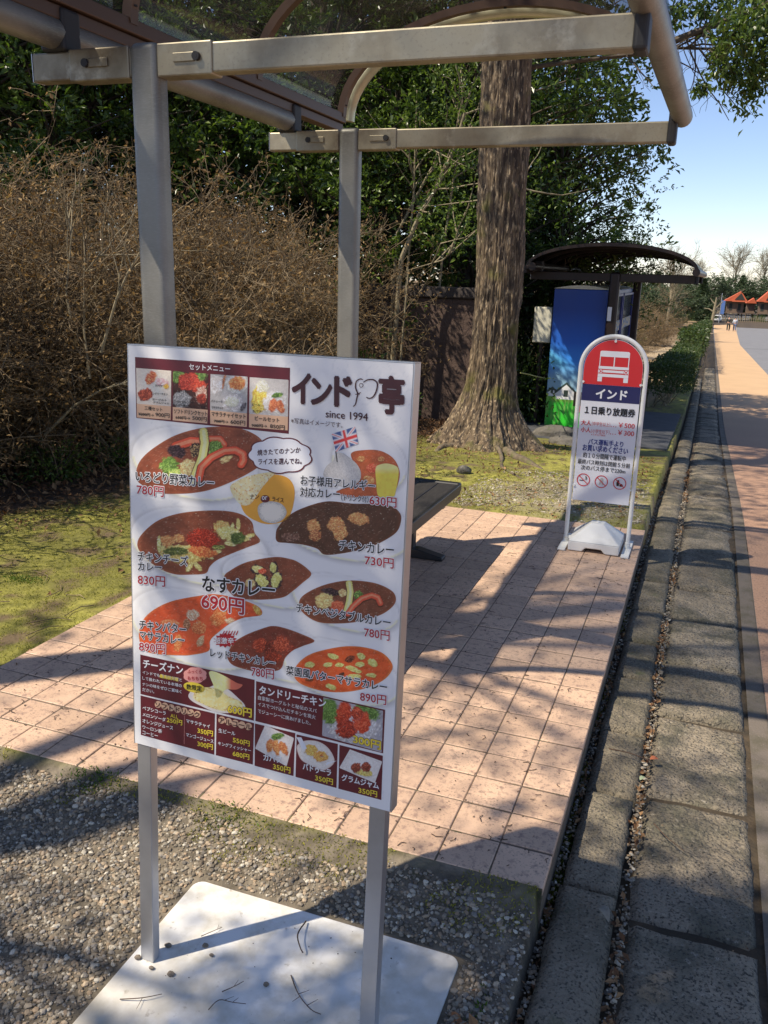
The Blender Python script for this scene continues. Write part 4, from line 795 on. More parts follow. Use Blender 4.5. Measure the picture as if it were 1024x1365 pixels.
def recipe(z, base, items, rim=(150, 88, 60), mott=.35):
    """base curry sauce with pieces: ('e',x,y,rx,ry,ang,rgb,rgb2) or ('l',pts,w,rgb,rgb2) in zoom coordinates"""
    s = z(1, 0)[0]-z(0, 0)[0]
    def f(X, Y, rr):
        n = fbm(X*.16, Y*.2, 3); n2 = fbm(X*.8, Y*.8, 4); C = np.zeros(X.shape+(3,))+arr(P3(*base))
        C = C*(1+mott*(n-.5)*2+.25*(n2-.5))[..., None]; C = mixn(C, (rr-.93)*14*.5, P3(*rim)); C = mixn(C, (vnoise(X*1.2, Y*1.2, 9)-.86)*6*.5, P3(200, 170, 150))
        for k, it in enumerate(items):
            if it[0] == 'e':
                _, x, y, rx, ry, a, c1, c2 = it; cx, cy = z(x, y); m = ell(X, Y, cx, cy, rx*s, ry*s, a, .3, k+5)
                sh_ = ell(X, Y, cx+.4, cy+1.2, rx*s*1.12, ry*s*1.15, a, .3, k+5, .4); C = mixn(C, sh_*.5, arr(P3(*base))*.35)
                tx = fbm(X*.9, Y*.9, k+31)[..., None]; hl = np.clip((cy-Y)/(ry*s)*.35+.5, 0, 1)[..., None]; cc = arr(P3(*c1))*(.35+.65*tx+.35*hl)+(arr(P3(*c2))-arr(P3(*c1))*.4)*np.clip((tx-.48)*3, 0, 1); C = C*(1-np.clip(m, 0, 1)[..., None])+np.clip(cc, 0.003, .8)*np.clip(m, 0, 1)[..., None]
            else:
                _, pts, wd, c1, c2 = it; pp = [z(*p) for p in pts]; C = mixn(C, line(X, Y-1, pp, wd*s*1.3)*.5, arr(P3(*base))*.35); m = line(X, Y, pp, wd*s); m2 = line(X-.3, Y+.5, pp, wd*s*.45); C = mixn(C, m, P3(*c1)); C = mixn(C, m2*.6, P3(*c2))
        g1 = fbm(X*1.6, Y*1.6, 81, 3); g2 = vnoise(X*2.3, Y*2.3, 83); C = C*(.80+.40*g1)[..., None]; C = mixn(C, (g2-.90)*9*.8*(g1 > .45), P3(225, 205, 185)); C = C*(.86+.20*np.clip(1.2-rr, 0, 1))[..., None]
        return np.clip(C, .003, .8)
    return f
# --- background of the print, plates with soft rims
gu, gv = 190, 270; X_, Y_ = [], []
U, Vv = np.meshgrid(np.linspace(0, BWd, gu), np.linspace(0, -BHt, gv))
C = np.zeros(U.shape+(3,))+arr(P3(186, 198, 210))
sw = np.zeros_like(U); rr_ = np.random.default_rng(3)
for k in range(150):
    cx_, cy_, r0 = rr_.random()*BWd, -rr_.random()*BHt*(1 if k > 60 else .45), .008+.014*rr_.random(); d = np.hypot(U-cx_, Vv-cy_); a = np.arctan2(Vv-cy_, U-cx_)
    rad_ = r0*(.45+.55*((a+k) % 6.283)/6.283); sw = np.maximum(sw, np.clip(1-np.abs(d-rad_)/.0014, 0, 1)*.9)
C = mixn(C, sw*.5, P3(160, 176, 192)); C = mixn(C, (fbm(U*8, Vv*8, 71)-.5)*1.0, P3(172, 182, 192))
def plate_ell(C, pxc, pyc, rx, ry, ang=0, t=1):
    c = px2b(pxc, pyc); s = abs(px2b(pxc+1, pyc)[0]-c[0]); sy = abs(px2b(pxc, pyc+1)[1]-c[1]); dx, dy = (U-c[0])/s, -(Vv-c[1])/sy; a = math.radians(ang); u = (dx*math.cos(a)+dy*math.sin(a))/rx; v = (-dx*math.sin(a)+dy*math.cos(a))/ry; q = np.hypot(u, v)
    C = mixn(C, (1.10-np.hypot(u, v-.05))/.07*.5*t, P3(150, 160, 170)); C = mixn(C, (1-q)/.02*t, P3(200, 207, 210)); C = mixn(C, np.exp(-((q-.975)/.018)**2)*(v > .1)*.9*t, P3(205, 196, 165)); C = mixn(C, np.exp(-((q-.9)/.05)**2)*.35*t, P3(170, 182, 192)); return C
for a in [(258, 617, 84, 48, 3), (265, 728, 92, 50, 2), (362, 774, 66, 34, 3), (262, 838, 90, 50, 4), (375, 868, 72, 38, 5), (460, 803, 72, 36, 5), (456, 700, 92, 46, 2), (491, 617, 50, 42, 10), (455, 895, 80, 40, 5)]: C = plate_ell(C, *a)
I = np.arange(gu*gv).reshape(gv, gu); me = mesh_np('print_sheet', np.stack([U, Vv, U*0-.0002], -1).reshape(-1, 3), np.stack([I[1:, :-1], I[1:, 1:], I[:-1, 1:], I[:-1, :-1]], -1).reshape(-1, 4), M['print']); setcol(me, C.reshape(-1, 3)); sheet = link('print_sheet', me, panel)
G_, G2 = (70, 110, 45), (130, 170, 80); RP, RP2 = (190, 70, 48), (225, 120, 90); EG, EG2 = (38, 24, 34), (90, 70, 80); CO, CO2 = (195, 190, 110), (225, 220, 150); PO, PO2 = (190, 165, 110), (215, 195, 140); CK, CK2 = (185, 120, 70), (225, 170, 110); ZU, ZU2 = (190, 190, 100), (220, 215, 130)
L1, L2, L3 = .0003, .0006, .0009
dd = lambda lb, pts, rec: paint('dish_picture', pts, L1, rec, panel, label=lb)
dd('brown curry dish with broccoli, corn, eggplant and red pepper', [zA(*p) for p in [(105, 830), (130, 760), (200, 690), (330, 610), (470, 565), (600, 550), (740, 560), (840, 600), (890, 650), (895, 720), (870, 790), (800, 840), (700, 890), (600, 930), (500, 955), (380, 965), (250, 960), (160, 920), (110, 880)]],
   recipe(zA, (118, 62, 44), [('l', [(350, 670), (440, 640), (520, 645)], 28, RP, RP2), ('l', [(560, 625), (620, 625), (650, 660)], 20, RP, RP2), ('e', 310, 790, 60, 55, 0, G_, G2), ('e', 350, 840, 50, 30, 0, G2, CO), ('e', 600, 685, 52, 50, 0, G_, G2), ('e', 355, 700, 62, 42, 20, EG, EG2), ('e', 470, 690, 35, 50, 0, EG, PO), ('e', 425, 800, 50, 55, 0, PO, PO2), ('e', 660, 745, 45, 25, -30, PO, PO2), ('l', [(520, 580), (530, 650), (515, 740), (480, 830), (460, 885)], 26, CO, CO2), ('l', [(495, 870), (510, 800), (570, 740), (650, 700), (720, 695), (765, 720), (770, 760), (755, 785)], 24, RP, RP2)]))
def kids(X, Y, rr): return recipe(zB, (165, 80, 45), [('e', 590, 740, 30, 20, 0, CK, CK2), ('e', 660, 800, 40, 30, 0, RP, RP2), ('e', 640, 880, 40, 30, 0, CK, CK2), ('e', 720, 740, 22, 16, 0, CK, CK2)])(X, Y, rr)
dd('orange curry sauce with small chicken pieces', [zB(*p) for p in [(525, 705), (620, 682), (720, 690), (800, 740), (838, 820), (830, 900), (800, 960), (740, 990), (640, 980), (520, 990), (430, 955), (500, 930), (580, 900), (560, 800)]], kids)
paint('rice_picture', [zB(*p) for p in [(430, 705), (465, 700), (500, 720), (560, 770), (590, 830), (575, 890), (500, 925), (420, 900), (350, 850), (365, 790), (410, 750)]], L2, lambda X, Y, rr: np.clip(arr(P3(170, 178, 182))*(.75+.5*fbm(X*.9, Y*.9, 5)-.25*(rr-.5))[..., None], .01, .8), panel)
paint('drink_picture', [zB(*p) for p in [(685, 800), (720, 775), (770, 772), (825, 795), (832, 850), (815, 950), (800, 985), (740, 990), (700, 975), (690, 900)]], L2, lambda X, Y, rr: np.clip(arr(P3(215, 180, 60))*(.9+.25*fbm(X*.3, Y*.3, 5))[..., None]*(1-0*rr[..., None])+(np.clip((zB(0, 840)[1]-Y)/8, 0, 1)[..., None]*arr((.05, .1, .2))), .01, .8), panel)
ch = [('e', 270+r_[0], 330+r_[1], 8+r_[2]*14, 40, r_[3], (205, 185, 110), (230, 215, 150)) for r_ in [(0, 0, .3, 20), (40, 30, .5, 60), (90, 40, .4, 100), (150, 60, .6, 70), (210, 60, .5, 20), (280, 40, .4, 120), (330, 20, .6, 80), (420, -30, .5, 100), (500, -60, .6, 90), (540, -80, .4, 70), (430, -120, .4, 10), (470, -150, .4, 0), (170, 110, .6, 30), (220, 110, .5, 140)]]
dd('brown curry dish topped with cheese, chicken and red spice', [zC(*p) for p in [(115, 300), (150, 230), (250, 150), (400, 105), (600, 92), (740, 110), (820, 160), (840, 230), (875, 285), (800, 320), (700, 360), (610, 400), (565, 440), (540, 482), (450, 490), (350, 488), (250, 450), (150, 370)]],
   recipe(zC, (112, 60, 44), ch+[('e', 400, 360, 150, 60, 5, (200, 170, 90), (225, 200, 130)), ('e', 300, 280, 45, 38, 0, CK, CK2), ('e', 370, 265, 38, 28, 0, CK, CK2), ('e', 640, 200, 55, 45, 0, (205, 150, 80), CK2), ('e', 690, 240, 90, 45, 20, (205, 185, 105), CO2), ('e', 520, 270, 105, 70, 0, (130, 35, 25), (170, 60, 40)), ('e', 520, 350, 90, 35, 10, (190, 90, 50), (215, 150, 80)), ('e', 350, 345, 80, 26, 0, (60, 80, 35), (110, 120, 60)), ('e', 735, 265, 50, 40, 0, (55, 80, 35), (100, 120, 60)), ('e', 620, 320, 45, 15, 0, (70, 90, 40), CO), ('e', 250, 300, 12, 55, 0, CO, CO2)]))
dd('brown curry dish with yellow eggplant slices', [(300.7, 767), (310, 759), (327, 750), (349, 744.5), (370, 742), (385, 744), (397, 748), (410, 757), (416, 766), (404, 777), (391, 788), (378, 796), (350, 799), (320, 797), (308, 789), (302, 779)],
   recipe(zC, (110, 58, 42), [('e', 865, 462, 52, 32, 15, EG, EG2), ('e', 865, 458, 42, 22, 15, (205, 185, 110), CO2), ('e', 885, 535, 50, 60, -35, EG, EG2), ('e', 888, 530, 32, 50, -35, ZU, ZU2), ('e', 815, 545, 32, 28, 0, PO, PO2), ('e', 960, 450, 30, 42, 0, EG, EG2), ('e', 957, 446, 22, 34, 0, ZU, ZU2), ('e', 975, 530, 40, 55, 20, EG, EG2), ('e', 975, 525, 30, 48, 20, ZU, ZU2), ('e', 890, 470, 30, 18, 0, RP, RP2)]))
dd('dark brown curry dish with three pieces of chicken', [zD(*p) for p in [(88, 230), (105, 190), (160, 130), (250, 80), (400, 38), (560, 52), (700, 55), (800, 70), (850, 110), (858, 160), (830, 230), (740, 290), (640, 330), (500, 360), (390, 368), (340, 330), (250, 305), (160, 295), (95, 285)]],
   recipe(zD, (72, 44, 34), [('e', 320, 190, 42, 45, 0, CK, CK2), ('e', 330, 250, 38, 40, 0, (150, 80, 50), CK2), ('e', 455, 180, 52, 50, 0, CK, CK2), ('e', 485, 235, 45, 50, 30, CK, CK2), ('e', 600, 145, 66, 42, 10, CK, CK2), ('e', 180, 260, 60, 28, 0, (95, 65, 55), (140, 115, 105))], rim=(110, 60, 40)))
dd('brown curry dish with chicken and vegetables on a white plate', [zD(*p) for p in [(233, 670), (260, 620), (350, 570), (450, 540), (560, 528), (700, 545), (800, 590), (830, 640), (810, 690), (740, 740), (620, 780), (480, 795), (350, 785), (260, 730)]],
   recipe(zD, (105, 58, 42), [('e', 430, 600, 60, 26, 10, EG, EG2), ('e', 390, 655, 60, 48, 0, (205, 165, 100), PO2), ('e', 470, 690, 48, 40, 0, (190, 80, 50), RP2), ('e', 505, 605, 28, 26, 0, PO, PO2), ('e', 600, 620, 30, 32, 0, G_, G2), ('l', [(541, 545), (550, 600), (542, 660), (525, 725)], 20, CO, CO2), ('l', [(535, 735), (565, 690), (620, 640), (680, 620), (720, 635), (735, 670)], 18, RP, RP2)]))
dd('orange red butter curry dish with cream', [zC(*p) for p in [(135, 820), (170, 750), (250, 690), (350, 650), (500, 622), (600, 612), (740, 640), (850, 680), (888, 715), (880, 745), (800, 752), (700, 790), (620, 850), (570, 900), (560, 965), (450, 990), (380, 992), (250, 985), (160, 960), (130, 890)]],
   recipe(zC, (200, 74, 38), [('e', 460, 740, 45, 35, 0, (190, 150, 120), (215, 200, 180)), ('e', 500, 820, 48, 45, 0, (205, 95, 50), (225, 150, 100)), ('e', 425, 800, 22, 40, 0, (140, 90, 60), (180, 150, 120)), ('e', 620, 760, 50, 60, 30, (205, 100, 50), (225, 150, 100)), ('e', 690, 780, 30, 20, 0, (180, 150, 120), (205, 190, 170)), ('e', 510, 905, 22, 40, 20, (190, 150, 110), (215, 190, 160)), ('e', 320, 790, 60, 25, 0, (205, 100, 60), (220, 150, 110)), ('e', 370, 920, 25, 60, 10, (205, 110, 60), (220, 150, 100)), ('e', 860, 710, 20, 40, -30, (215, 140, 60), (225, 170, 90))], rim=(215, 120, 60)))
dd('dark red chicken curry dish', [(305, 874), (309, 864), (315, 855), (332, 845), (353, 837), (366, 834), (382, 837), (404, 845), (421, 854), (405, 861), (392, 867), (382, 877), (378, 889), (370, 894), (346, 895), (326, 891), (311, 885)],
   recipe(zC, (112, 50, 38), [('e', 880, 930, 50, 45, 0, (150, 50, 30), (190, 90, 60)), ('e', 950, 950, 45, 60, 20, (100, 35, 25), (150, 60, 40)), ('e', 1010, 920, 55, 50, 0, (150, 55, 35), (190, 100, 70)), ('e', 960, 1010, 60, 35, 0, (120, 40, 25), (170, 70, 45)), ('e', 1070, 960, 40, 35, 0, (130, 50, 35), (170, 80, 60))]))
zk = [('e', x, y, a, b, g, ZU, ZU2) for x, y, a, b, g in [(490, 68, 38, 18, 15), (350, 120, 32, 20, 0), (460, 120, 30, 15, -10), (532, 122, 26, 14, 0), (665, 68, 28, 20, 30), (735, 108, 34, 24, 40), (660, 118, 30, 18, 0), (610, 145, 45, 16, 15), (625, 192, 42, 16, 0), (730, 185, 36, 15, 5), (480, 258, 36, 18, 25), (640, 160, 30, 12, 10)]]
dd('orange garden butter curry dish with zucchini slices on a white plate', [zF(*p) for p in [(250, 175), (270, 120), (340, 60), (450, 25), (580, 5), (700, 15), (800, 50), (858, 120), (840, 180), (780, 230), (680, 270), (560, 290), (440, 285), (330, 255), (270, 220)]], recipe(zF, (208, 76, 32), zk+[('e', 595, 85, 34, 20, -20, (80, 35, 25), (150, 80, 50)), ('e', 545, 180, 22, 12, -30, (60, 35, 25), (120, 60, 40)), ('e', 350, 212, 30, 10, 0, (110, 60, 30), (150, 90, 50))], rim=(215, 130, 60)))
# naan or rice
paint('naan_picture', [(318, 645), (326, 640), (350, 632), (378, 634), (391, 645), (393, 665), (385, 690), (365, 698), (345, 695), (325, 680)], L1, lambda X, Y, rr: np.clip(arr(P3(226, 140, 44))*(.95+.1*fbm(X, Y, 4))[..., None], 0, .8), panel)
paint('naan_picture', [(308, 648), (318, 640), (332, 634), (352, 630), (368, 629), (360, 638), (350, 650), (342, 662), (334, 672), (322, 672), (312, 660)], L2, lambda X, Y, rr: mixn(mixn(np.zeros(X.shape+(3,))+arr(P3(205, 185, 140)), (fbm(X*.4, Y*.4, 7)-.45)*3, P3(222, 212, 180)), (fbm(X*.6, Y*.6, 8)-.62)*6, P3(170, 120, 70)), panel)
paint('rice_picture', [(345, 675), (352, 669), (365, 668), (377, 672), (383, 682), (378, 692), (366, 697), (352, 694), (346, 686)], L2, lambda X, Y, rr: mixn(np.zeros(X.shape+(3,))+arr(P3(150, 158, 160)), (1-rr)*4+(fbm(X, Y, 3)-.6)*2, P3(186, 192, 190)), panel)
cl_ = []
for k in range(60):
    t = 2*math.pi*k/60; rb_ = 1+.10*abs(math.sin(t*4.5+.4)); cl_.append((374+40*rb_*math.cos(t), 606.5+23*rb_*math.sin(t)+.04*40*rb_*math.cos(t)))
poly_b('speech_cloud', cl_, L2, M['maroon'], panel); poly_b('speech_cloud', [(374+(x-374)*.955, 606.5+(y-606.5)*.93) for x, y in cl_], L2+.00015, M['signwhite'], panel)
poly_b('or_badge', [(354.5+6*math.cos(t), 664.5+5*math.sin(t)) for t in np.linspace(0, 6.2, 20)], L3, M['maroon'], panel)
bst = [(302.5+(16 if k % 2 else 12)*math.cos(k*math.pi/14), 853+(10 if k % 2 else 7.5)*math.sin(k*math.pi/14)) for k in range(28)]
poly_b('hot_badge', bst, L2, M['redprint'], panel)
for k in range(6): poly_b('hot_badge', [(298+k*3.6, 846), (299.6+k*3.6, 846.3), (302+k*3.6, 840.4), (301+k*3.6, 840.2)], L2, M['redprint'], panel)
# flag on the rice
fq = [zB(400, 578), zB(552, 530), zB(572, 640), zB(428, 695)]; fq = [arr(p) for p in fq]
def flag(X, Y, rr):
    A = np.linalg.inv(np.stack([fq[1]-fq[0], fq[3]-fq[0]], 1)); u = A[0, 0]*(X-fq[0][0])+A[0, 1]*(Y-fq[0][1]); v = A[1, 0]*(X-fq[0][0])+A[1, 1]*(Y-fq[0][1]); C = np.zeros(X.shape+(3,))+arr(P3(50, 80, 140))
    d1 = np.minimum(np.abs(u-v), np.abs(u+v-1)); C = mixn(C, (.13-d1)*15, P3(215, 218, 222)); C = mixn(C, (.05-d1)*20, P3(190, 50, 55)); C = mixn(C, np.maximum((.14-np.abs(u-.5))*18, (.2-np.abs(v-.5))*14), P3(215, 218, 222)); return mixn(C, np.maximum((.08-np.abs(u-.5))*20, (.12-np.abs(v-.5))*16), P3(190, 45, 50))
paint('flag_picture', [tuple(p) for p in fq], L3, flag, panel, nr=30, na=80, smooth=False)
mbp = poly_b('flag_pole', [zB(424, 690), zB(430, 690), zB(440, 760), zB(434, 760)], L3, M['black'], panel)
# maroon panels
def quad(name, pts, off, mat): return poly_b(name, pts, off, mat, panel)
quad('print_panel', [zA(95, 115), zB(128, 148), zB(122, 575), zA(105, 493)], L1, M['maroon'])
quad('print_panel', [zE(100, 62), zE(880, 235), zE(876, 515), zE(103, 332)], L1, M['maroon'])
quad('print_panel', [zE(103, 342), zE(611, 466), zE(608, 748), zE(107, 612)], L1, M['maroon'])
quad('print_panel', [zE(622, 468), zE(878, 531), zE(871, 815), zE(619, 751)], L1, M['maroon'])
quad('print_panel', [zF(18, 222), zF(815, 400), zF(804, 670), zF(15, 470)], L1, M['maroon'])
quad('print_panel', [zF(12, 485), zF(262, 545), zF(252, 812), zF(12, 748)], L1, M['maroon'])
quad('print_panel', [zF(270, 553), zF(525, 612), zF(518, 886), zF(265, 817)], L1, M['maroon'])
quad('print_panel', [zF(535, 618), zF(803, 685), zF(795, 960), zF(530, 890)], L1, M['maroon'])
quad('divider_line', [zE(404, 480), zE(406, 480), zE(404, 675), zE(402, 675)], L2, M['pinkp'])
# set menu cells
def bg_(c1, c2, items, z): 
    f = recipe(z, c1, items, rim=c1, mott=.06)
    return f
cells_ = [([(103, 183), (320, 202), (320, 422), (108, 405)], [(108, 405), (320, 422), (318, 506), (110, 490)], (196, 188, 184), [('e', 195, 245, 34, 45, 30, (190, 80, 50), CK2), ('e', 265, 272, 42, 26, 10, (225, 150, 160), (235, 190, 190)), ('e', 290, 298, 18, 16, 0, (225, 140, 40), (235, 180, 80)), ('e', 160, 350, 48, 42, 0, (130, 45, 30), (185, 90, 60))]),
          ([(331, 203), (551, 222), (547, 445), (331, 426)], [(331, 426), (547, 445), (545, 530), (331, 509)], (60, 30, 28), [('e', 360, 240, 45, 45, 0, G_, G2), ('e', 500, 230, 40, 40, 0, (80, 120, 55), G2), ('e', 430, 270, 70, 60, 0, (150, 40, 30), (200, 80, 60)), ('e', 490, 300, 50, 40, 0, (170, 50, 35), (205, 90, 60)), ('e', 385, 380, 60, 55, 0, (120, 128, 134), (170, 176, 180)), ('e', 508, 350, 38, 55, 0, (170, 130, 120), (205, 180, 170)), ('e', 508, 375, 30, 36, 0, (130, 45, 35), (180, 80, 60))]),
          ([(563, 223), (793, 241), (790, 468), (562, 448)], [(562, 448), (790, 468), (789, 552), (563, 532)], (150, 158, 165), [('e', 600, 290, 45, 60, 0, (185, 190, 196), (205, 208, 212)), ('e', 725, 285, 72, 62, 10, (205, 200, 196), (215, 210, 205)), ('e', 728, 282, 56, 44, 0, (205, 110, 60), (225, 150, 90)), ('e', 645, 270, 8, 50, 10, (140, 90, 60), CK), ('e', 700, 405, 66, 55, 0, (175, 180, 185), (205, 208, 210)), ('e', 698, 395, 48, 32, 0, (215, 205, 180), (225, 220, 200)), ('e', 765, 430, 16, 34, 30, (60, 60, 70), (120, 120, 130))]),
          ([(805, 244), (1045, 262), (1043, 490), (803, 470)], [(803, 470), (1043, 490), (1041, 575), (803, 555)], (165, 172, 178), [('e', 865, 380, 52, 95, 5, (222, 165, 60), (232, 190, 90)), ('e', 885, 300, 42, 40, 0, (200, 196, 180), (212, 210, 200)), ('e', 960, 400, 75, 80, 20, (188, 192, 196), (200, 204, 208)), ('e', 950, 420, 28, 45, 10, (180, 95, 60), (205, 130, 90)), ('e', 995, 425, 25, 45, -20, (175, 90, 55), (205, 130, 90)), ('e', 975, 355, 35, 16, -10, G_, G2)])]
for q, cap, c1, items in cells_:
    paint('set_picture', [zA(*p) for p in q], L2, bg_(c1, c1, items, zA), panel, nr=36, na=100, smooth=False); quad('caption_strip', [zA(*p) for p in cap], L2, M['peach'])
# pictures in lower panels
paint('cheese_naan_picture', [zE(*p) for p in [(430, 345), (450, 312), (500, 300), (560, 290), (620, 270), (700, 300), (770, 360), (810, 400), (815, 430), (760, 455), (680, 462), (600, 450), (520, 415), (455, 380)]], L2, lambda X, Y, rr: mixn(np.zeros(X.shape+(3,))+arr(P3(180, 186, 190)), (.88-rr)*10, P3(196, 190, 180)), panel)
paint('cheese_naan_picture', [zE(*p) for p in [(465, 345), (490, 300), (560, 285), (640, 300), (700, 345), (790, 385), (790, 430), (700, 420), (690, 450), (600, 430), (520, 395), (475, 370)]], L3, lambda X, Y, rr: mixn(mixn(np.zeros(X.shape+(3,))+arr(P3(205, 185, 120)), (fbm(X*.5, Y*.5, 3)-.45)*3, P3(225, 212, 160)), (fbm(X*.7, Y*.7, 5)-.6)*6+(rr-.9)*4, P3(150, 85, 50)), panel, nr=26, na=90)
paint('cheese_naan_picture', [zE(*p) for p in [(570, 185), (610, 178), (690, 215), (760, 255), (800, 270), (760, 300), (690, 300), (665, 320), (650, 350), (620, 355), (615, 320), (600, 270)]], L3, lambda X, Y, rr: mixn(mixn(np.zeros(X.shape+(3,))+arr(P3(215, 200, 135)), (fbm(X*.6, Y*.6, 9)-.5)*3, P3(228, 215, 165)), (X-zE(680, 0)[0])/8, P3(175, 90, 75)), panel, nr=26, na=90)
paint('tandoori_picture', [zF(*p) for p in [(435, 322), (803, 406), (796, 664), (428, 560)]], L2, recipe(zF, (140, 148, 165), [('e', 620, 500, 170, 110, 10, (172, 178, 186), (190, 194, 200)), ('e', 475, 410, 55, 90, 0, (75, 115, 45), (120, 160, 80)), ('e', 700, 410, 90, 60, 10, (70, 110, 45), (115, 160, 80)), ('e', 560, 430, 50, 90, 10, (165, 45, 25), (215, 90, 60)), ('e', 580, 520, 70, 60, 0, (130, 35, 25), (190, 70, 45)), ('e', 670, 470, 55, 80, -15, (185, 55, 30), (220, 100, 70)), ('e', 640, 420, 40, 40, 0, (150, 45, 30), (205, 90, 60))], rim=(140, 148, 165), mott=.1), panel, nr=40, na=120, smooth=False)
def small(z, pl, items, base=(186, 192, 198)): paint('side_dish_picture', [z(*p) for p in pl], L2, recipe(z, base, items, rim=base, mott=.05), panel, nr=36, na=90, smooth=False)
small(zF, [(75, 495), (255, 575), (210, 752), (14, 640)], [('e', 105, 625, 24, 45, 10, (190, 110, 60), (215, 150, 90)), ('e', 145, 630, 22, 60, -10, (190, 110, 60), (215, 150, 90)), ('e', 190, 640, 24, 50, -25, (185, 100, 55), (215, 150, 90)), ('e', 150, 565, 45, 22, -10, (60, 100, 40), G2)])
paint('side_dish_picture', [zF(*p) for p in [(272, 640), (285, 610), (330, 590), (400, 595), (460, 630), (500, 690), (500, 735), (440, 775), (370, 750), (300, 710)]], L2, recipe(zF, (186, 192, 196), [('e', 360, 650, 42, 38, 0, (215, 150, 70), (225, 170, 90)), ('e', 420, 690, 48, 38, 0, (210, 135, 60), (225, 165, 90)), ('e', 425, 683, 12, 8, 0, (160, 80, 40), CK)], rim=(175, 110, 100), mott=.05), panel, nr=30, na=90)
small(zF, [(600, 645), (800, 720), (755, 855), (535, 760)], [('e', 690, 790, 55, 22, 10, (200, 170, 80), (215, 190, 110)), ('e', 640, 758, 34, 34, 0, (120, 50, 35), (170, 90, 70)), ('e', 700, 755, 32, 34, 0, (115, 48, 35), (170, 90, 70))])
poly_b('side_dish_picture', [zF(270, 570), zF(300, 570), zF(335, 640), zF(310, 650)], L3, M['signwhite'], panel)
poly_b('side_dish_picture', [zF(460, 725), zF(522, 715), zF(450, 745)], L3, M['signwhite'], panel)
poly_b('badge', [zE(475+75*(1+.09*abs(math.sin(t*4)))*math.cos(t), 203+52*(1+.09*abs(math.sin(t*4)))*math.sin(t)) for t in np.linspace(0, 6.2, 48)], L2, M['pinkp'], panel)
poly_b('badge', [zE(470+73*math.cos(t)+5*math.sin(t), 287+36*math.sin(t)+10*math.cos(t)) for t in np.linspace(0, 6.2, 30)], L3, M['yellow'], panel)
for k in range(7): cx_, cy_ = 224+k*44.5, 403+k*11.3; poly_b('heading_dot', [zE(cx_+23*math.cos(t), cy_+24*math.sin(t)) for t in np.linspace(0, 6.2, 18)], L2, M['peach'], panel)
for k in range(5): cx_, cy_ = 658+k*45.5, 510+k*11; poly_b('heading_dot', [zE(cx_+24*math.cos(t), cy_+25*math.sin(t)) for t in np.linspace(0, 6.2, 18)], L2, M['peach'], panel)
# ---- lettering
_dg = None
def text_mesh(s, off=0.):
    c = bpy.data.curves.new('lettering', 'FONT'); c.body = s; c.offset = off; c.resolution_u = 3; o = bpy.data.objects.new('lettering', c); COL.objects.link(o)
    dg = bpy.context.evaluated_depsgraph_get(); me = bpy.data.meshes.new_from_object(o.evaluated_get(dg)); bpy.data.objects.remove(o); bpy.data.curves.remove(c)
    return me
def fat(co, ux, uy, pa, lo, ex, ey, rad, dz, dirs):
    """the same glyphs laid a hair apart in several directions: bolder type or a halo"""
    hs = np.linalg.norm(uy); out = []
    for k in range(max(1, dirs)):
        a = 2*math.pi*k/max(1, dirs); o = rad*hs*arr([math.cos(a), math.sin(a)]) if dirs else arr([0, 0])
        u = (co[:, 0]-lo[0])/ex; v = (co[:, 1]-lo[1])/ey; q = pa[None]+u[:, None]*ux+v[:, None]*uy+o; out.append(np.concatenate([q, np.full((len(co), 1), dz+k*.000015)], 1))
    return out
def glyphs(s):
    me = text_mesh(s, 0); n = len(me.vertices); co = np.empty(n*3, np.float32); me.vertices.foreach_get('co', co); me.calc_loop_triangles(); F = np.empty(len(me.loop_triangles)*3, np.int32); me.loop_triangles.foreach_get('vertices', F); return co.reshape(-1, 3).astype(float), F.reshape(-1, 3)
def text(s, z, x0, y0, x1, y1, h, mat, parent, off=L3, bold=.012, halo=0., hm=None, b=None, name='lettering'):
    """fit a line of type to a baseline (x0,y0)-(x1,y1) and a glyph height h given in zoom coordinates"""
    b = b or px2b; pa, pb, pc = arr(b(*z(x0, y0))), arr(b(*z(x1, y1))), arr(b(*z(x0, y0-h)))
    ux = pb-pa; uy = pc-pa; co, F = glyphs(s); lo, hi = co.min(0), co.max(0); ex = max(hi[0]-lo[0], 1e-4); ey = max(hi[1]-lo[1], 1e-4)
    def put(rad, mat_, dz, dirs):
        P = fat(co, ux, uy, pa, lo, ex, ey, rad, dz, dirs); n = len(co); return mesh_np('lettering', np.concatenate(P), np.concatenate([F+n*k for k in range(len(P))]), mat_)
    o = link(name, put(bold*1.4, mat, off+.0004, 6 if bold > .006 else 0), parent)
    if halo: link('lettering_outline', put(.085, hm or M['white'], off+.0001, 10), parent)
    return o
K = M['black']; RD = M['redprint']; WH = M['white']; YE = M['yellow']; MP = M['marprint']
def T(s, z, x0, y0, x1, y1, h, mat=K, **k): return text(s, z, x0, y0, x1, y1, h, mat, panel, **k)
T('セットメニュー', zA, 432, 195, 685, 212, 36, WH)
T('三種セット', zA, 158, 443, 268, 455, 24); T('¥200円→', zA, 120, 478, 215, 487, 20, bold=.01); T('900円', zA, 226, 485, 312, 495, 27)
T('ソフトドリンクセット', zA, 340, 466, 545, 484, 28); T('650円→', zA, 350, 500, 440, 508, 20); T('500円', zA, 454, 508, 542, 518, 27)
T('マサラチャイセット', zA, 572, 484, 783, 503, 28); T('700円→', zA, 588, 524, 675, 531, 20); T('600円', zA, 690, 533, 780, 543, 27)
T('ビールセット', zA, 840, 512, 990, 526, 28); T('900円→', zA, 820, 552, 915, 558, 20); T('850円', zA, 934, 560, 1024, 572, 27)
for a, b in (((120, 468), (192, 474)), ((350, 490), (418, 496)), ((586, 512), (655, 519)), ((820, 540), (892, 548))): poly_b('price_strike', [zA(*a), zA(a[0], a[1]+3), zA(b[0], b[1]+3), zA(*b)], L3+.0003, K, panel)
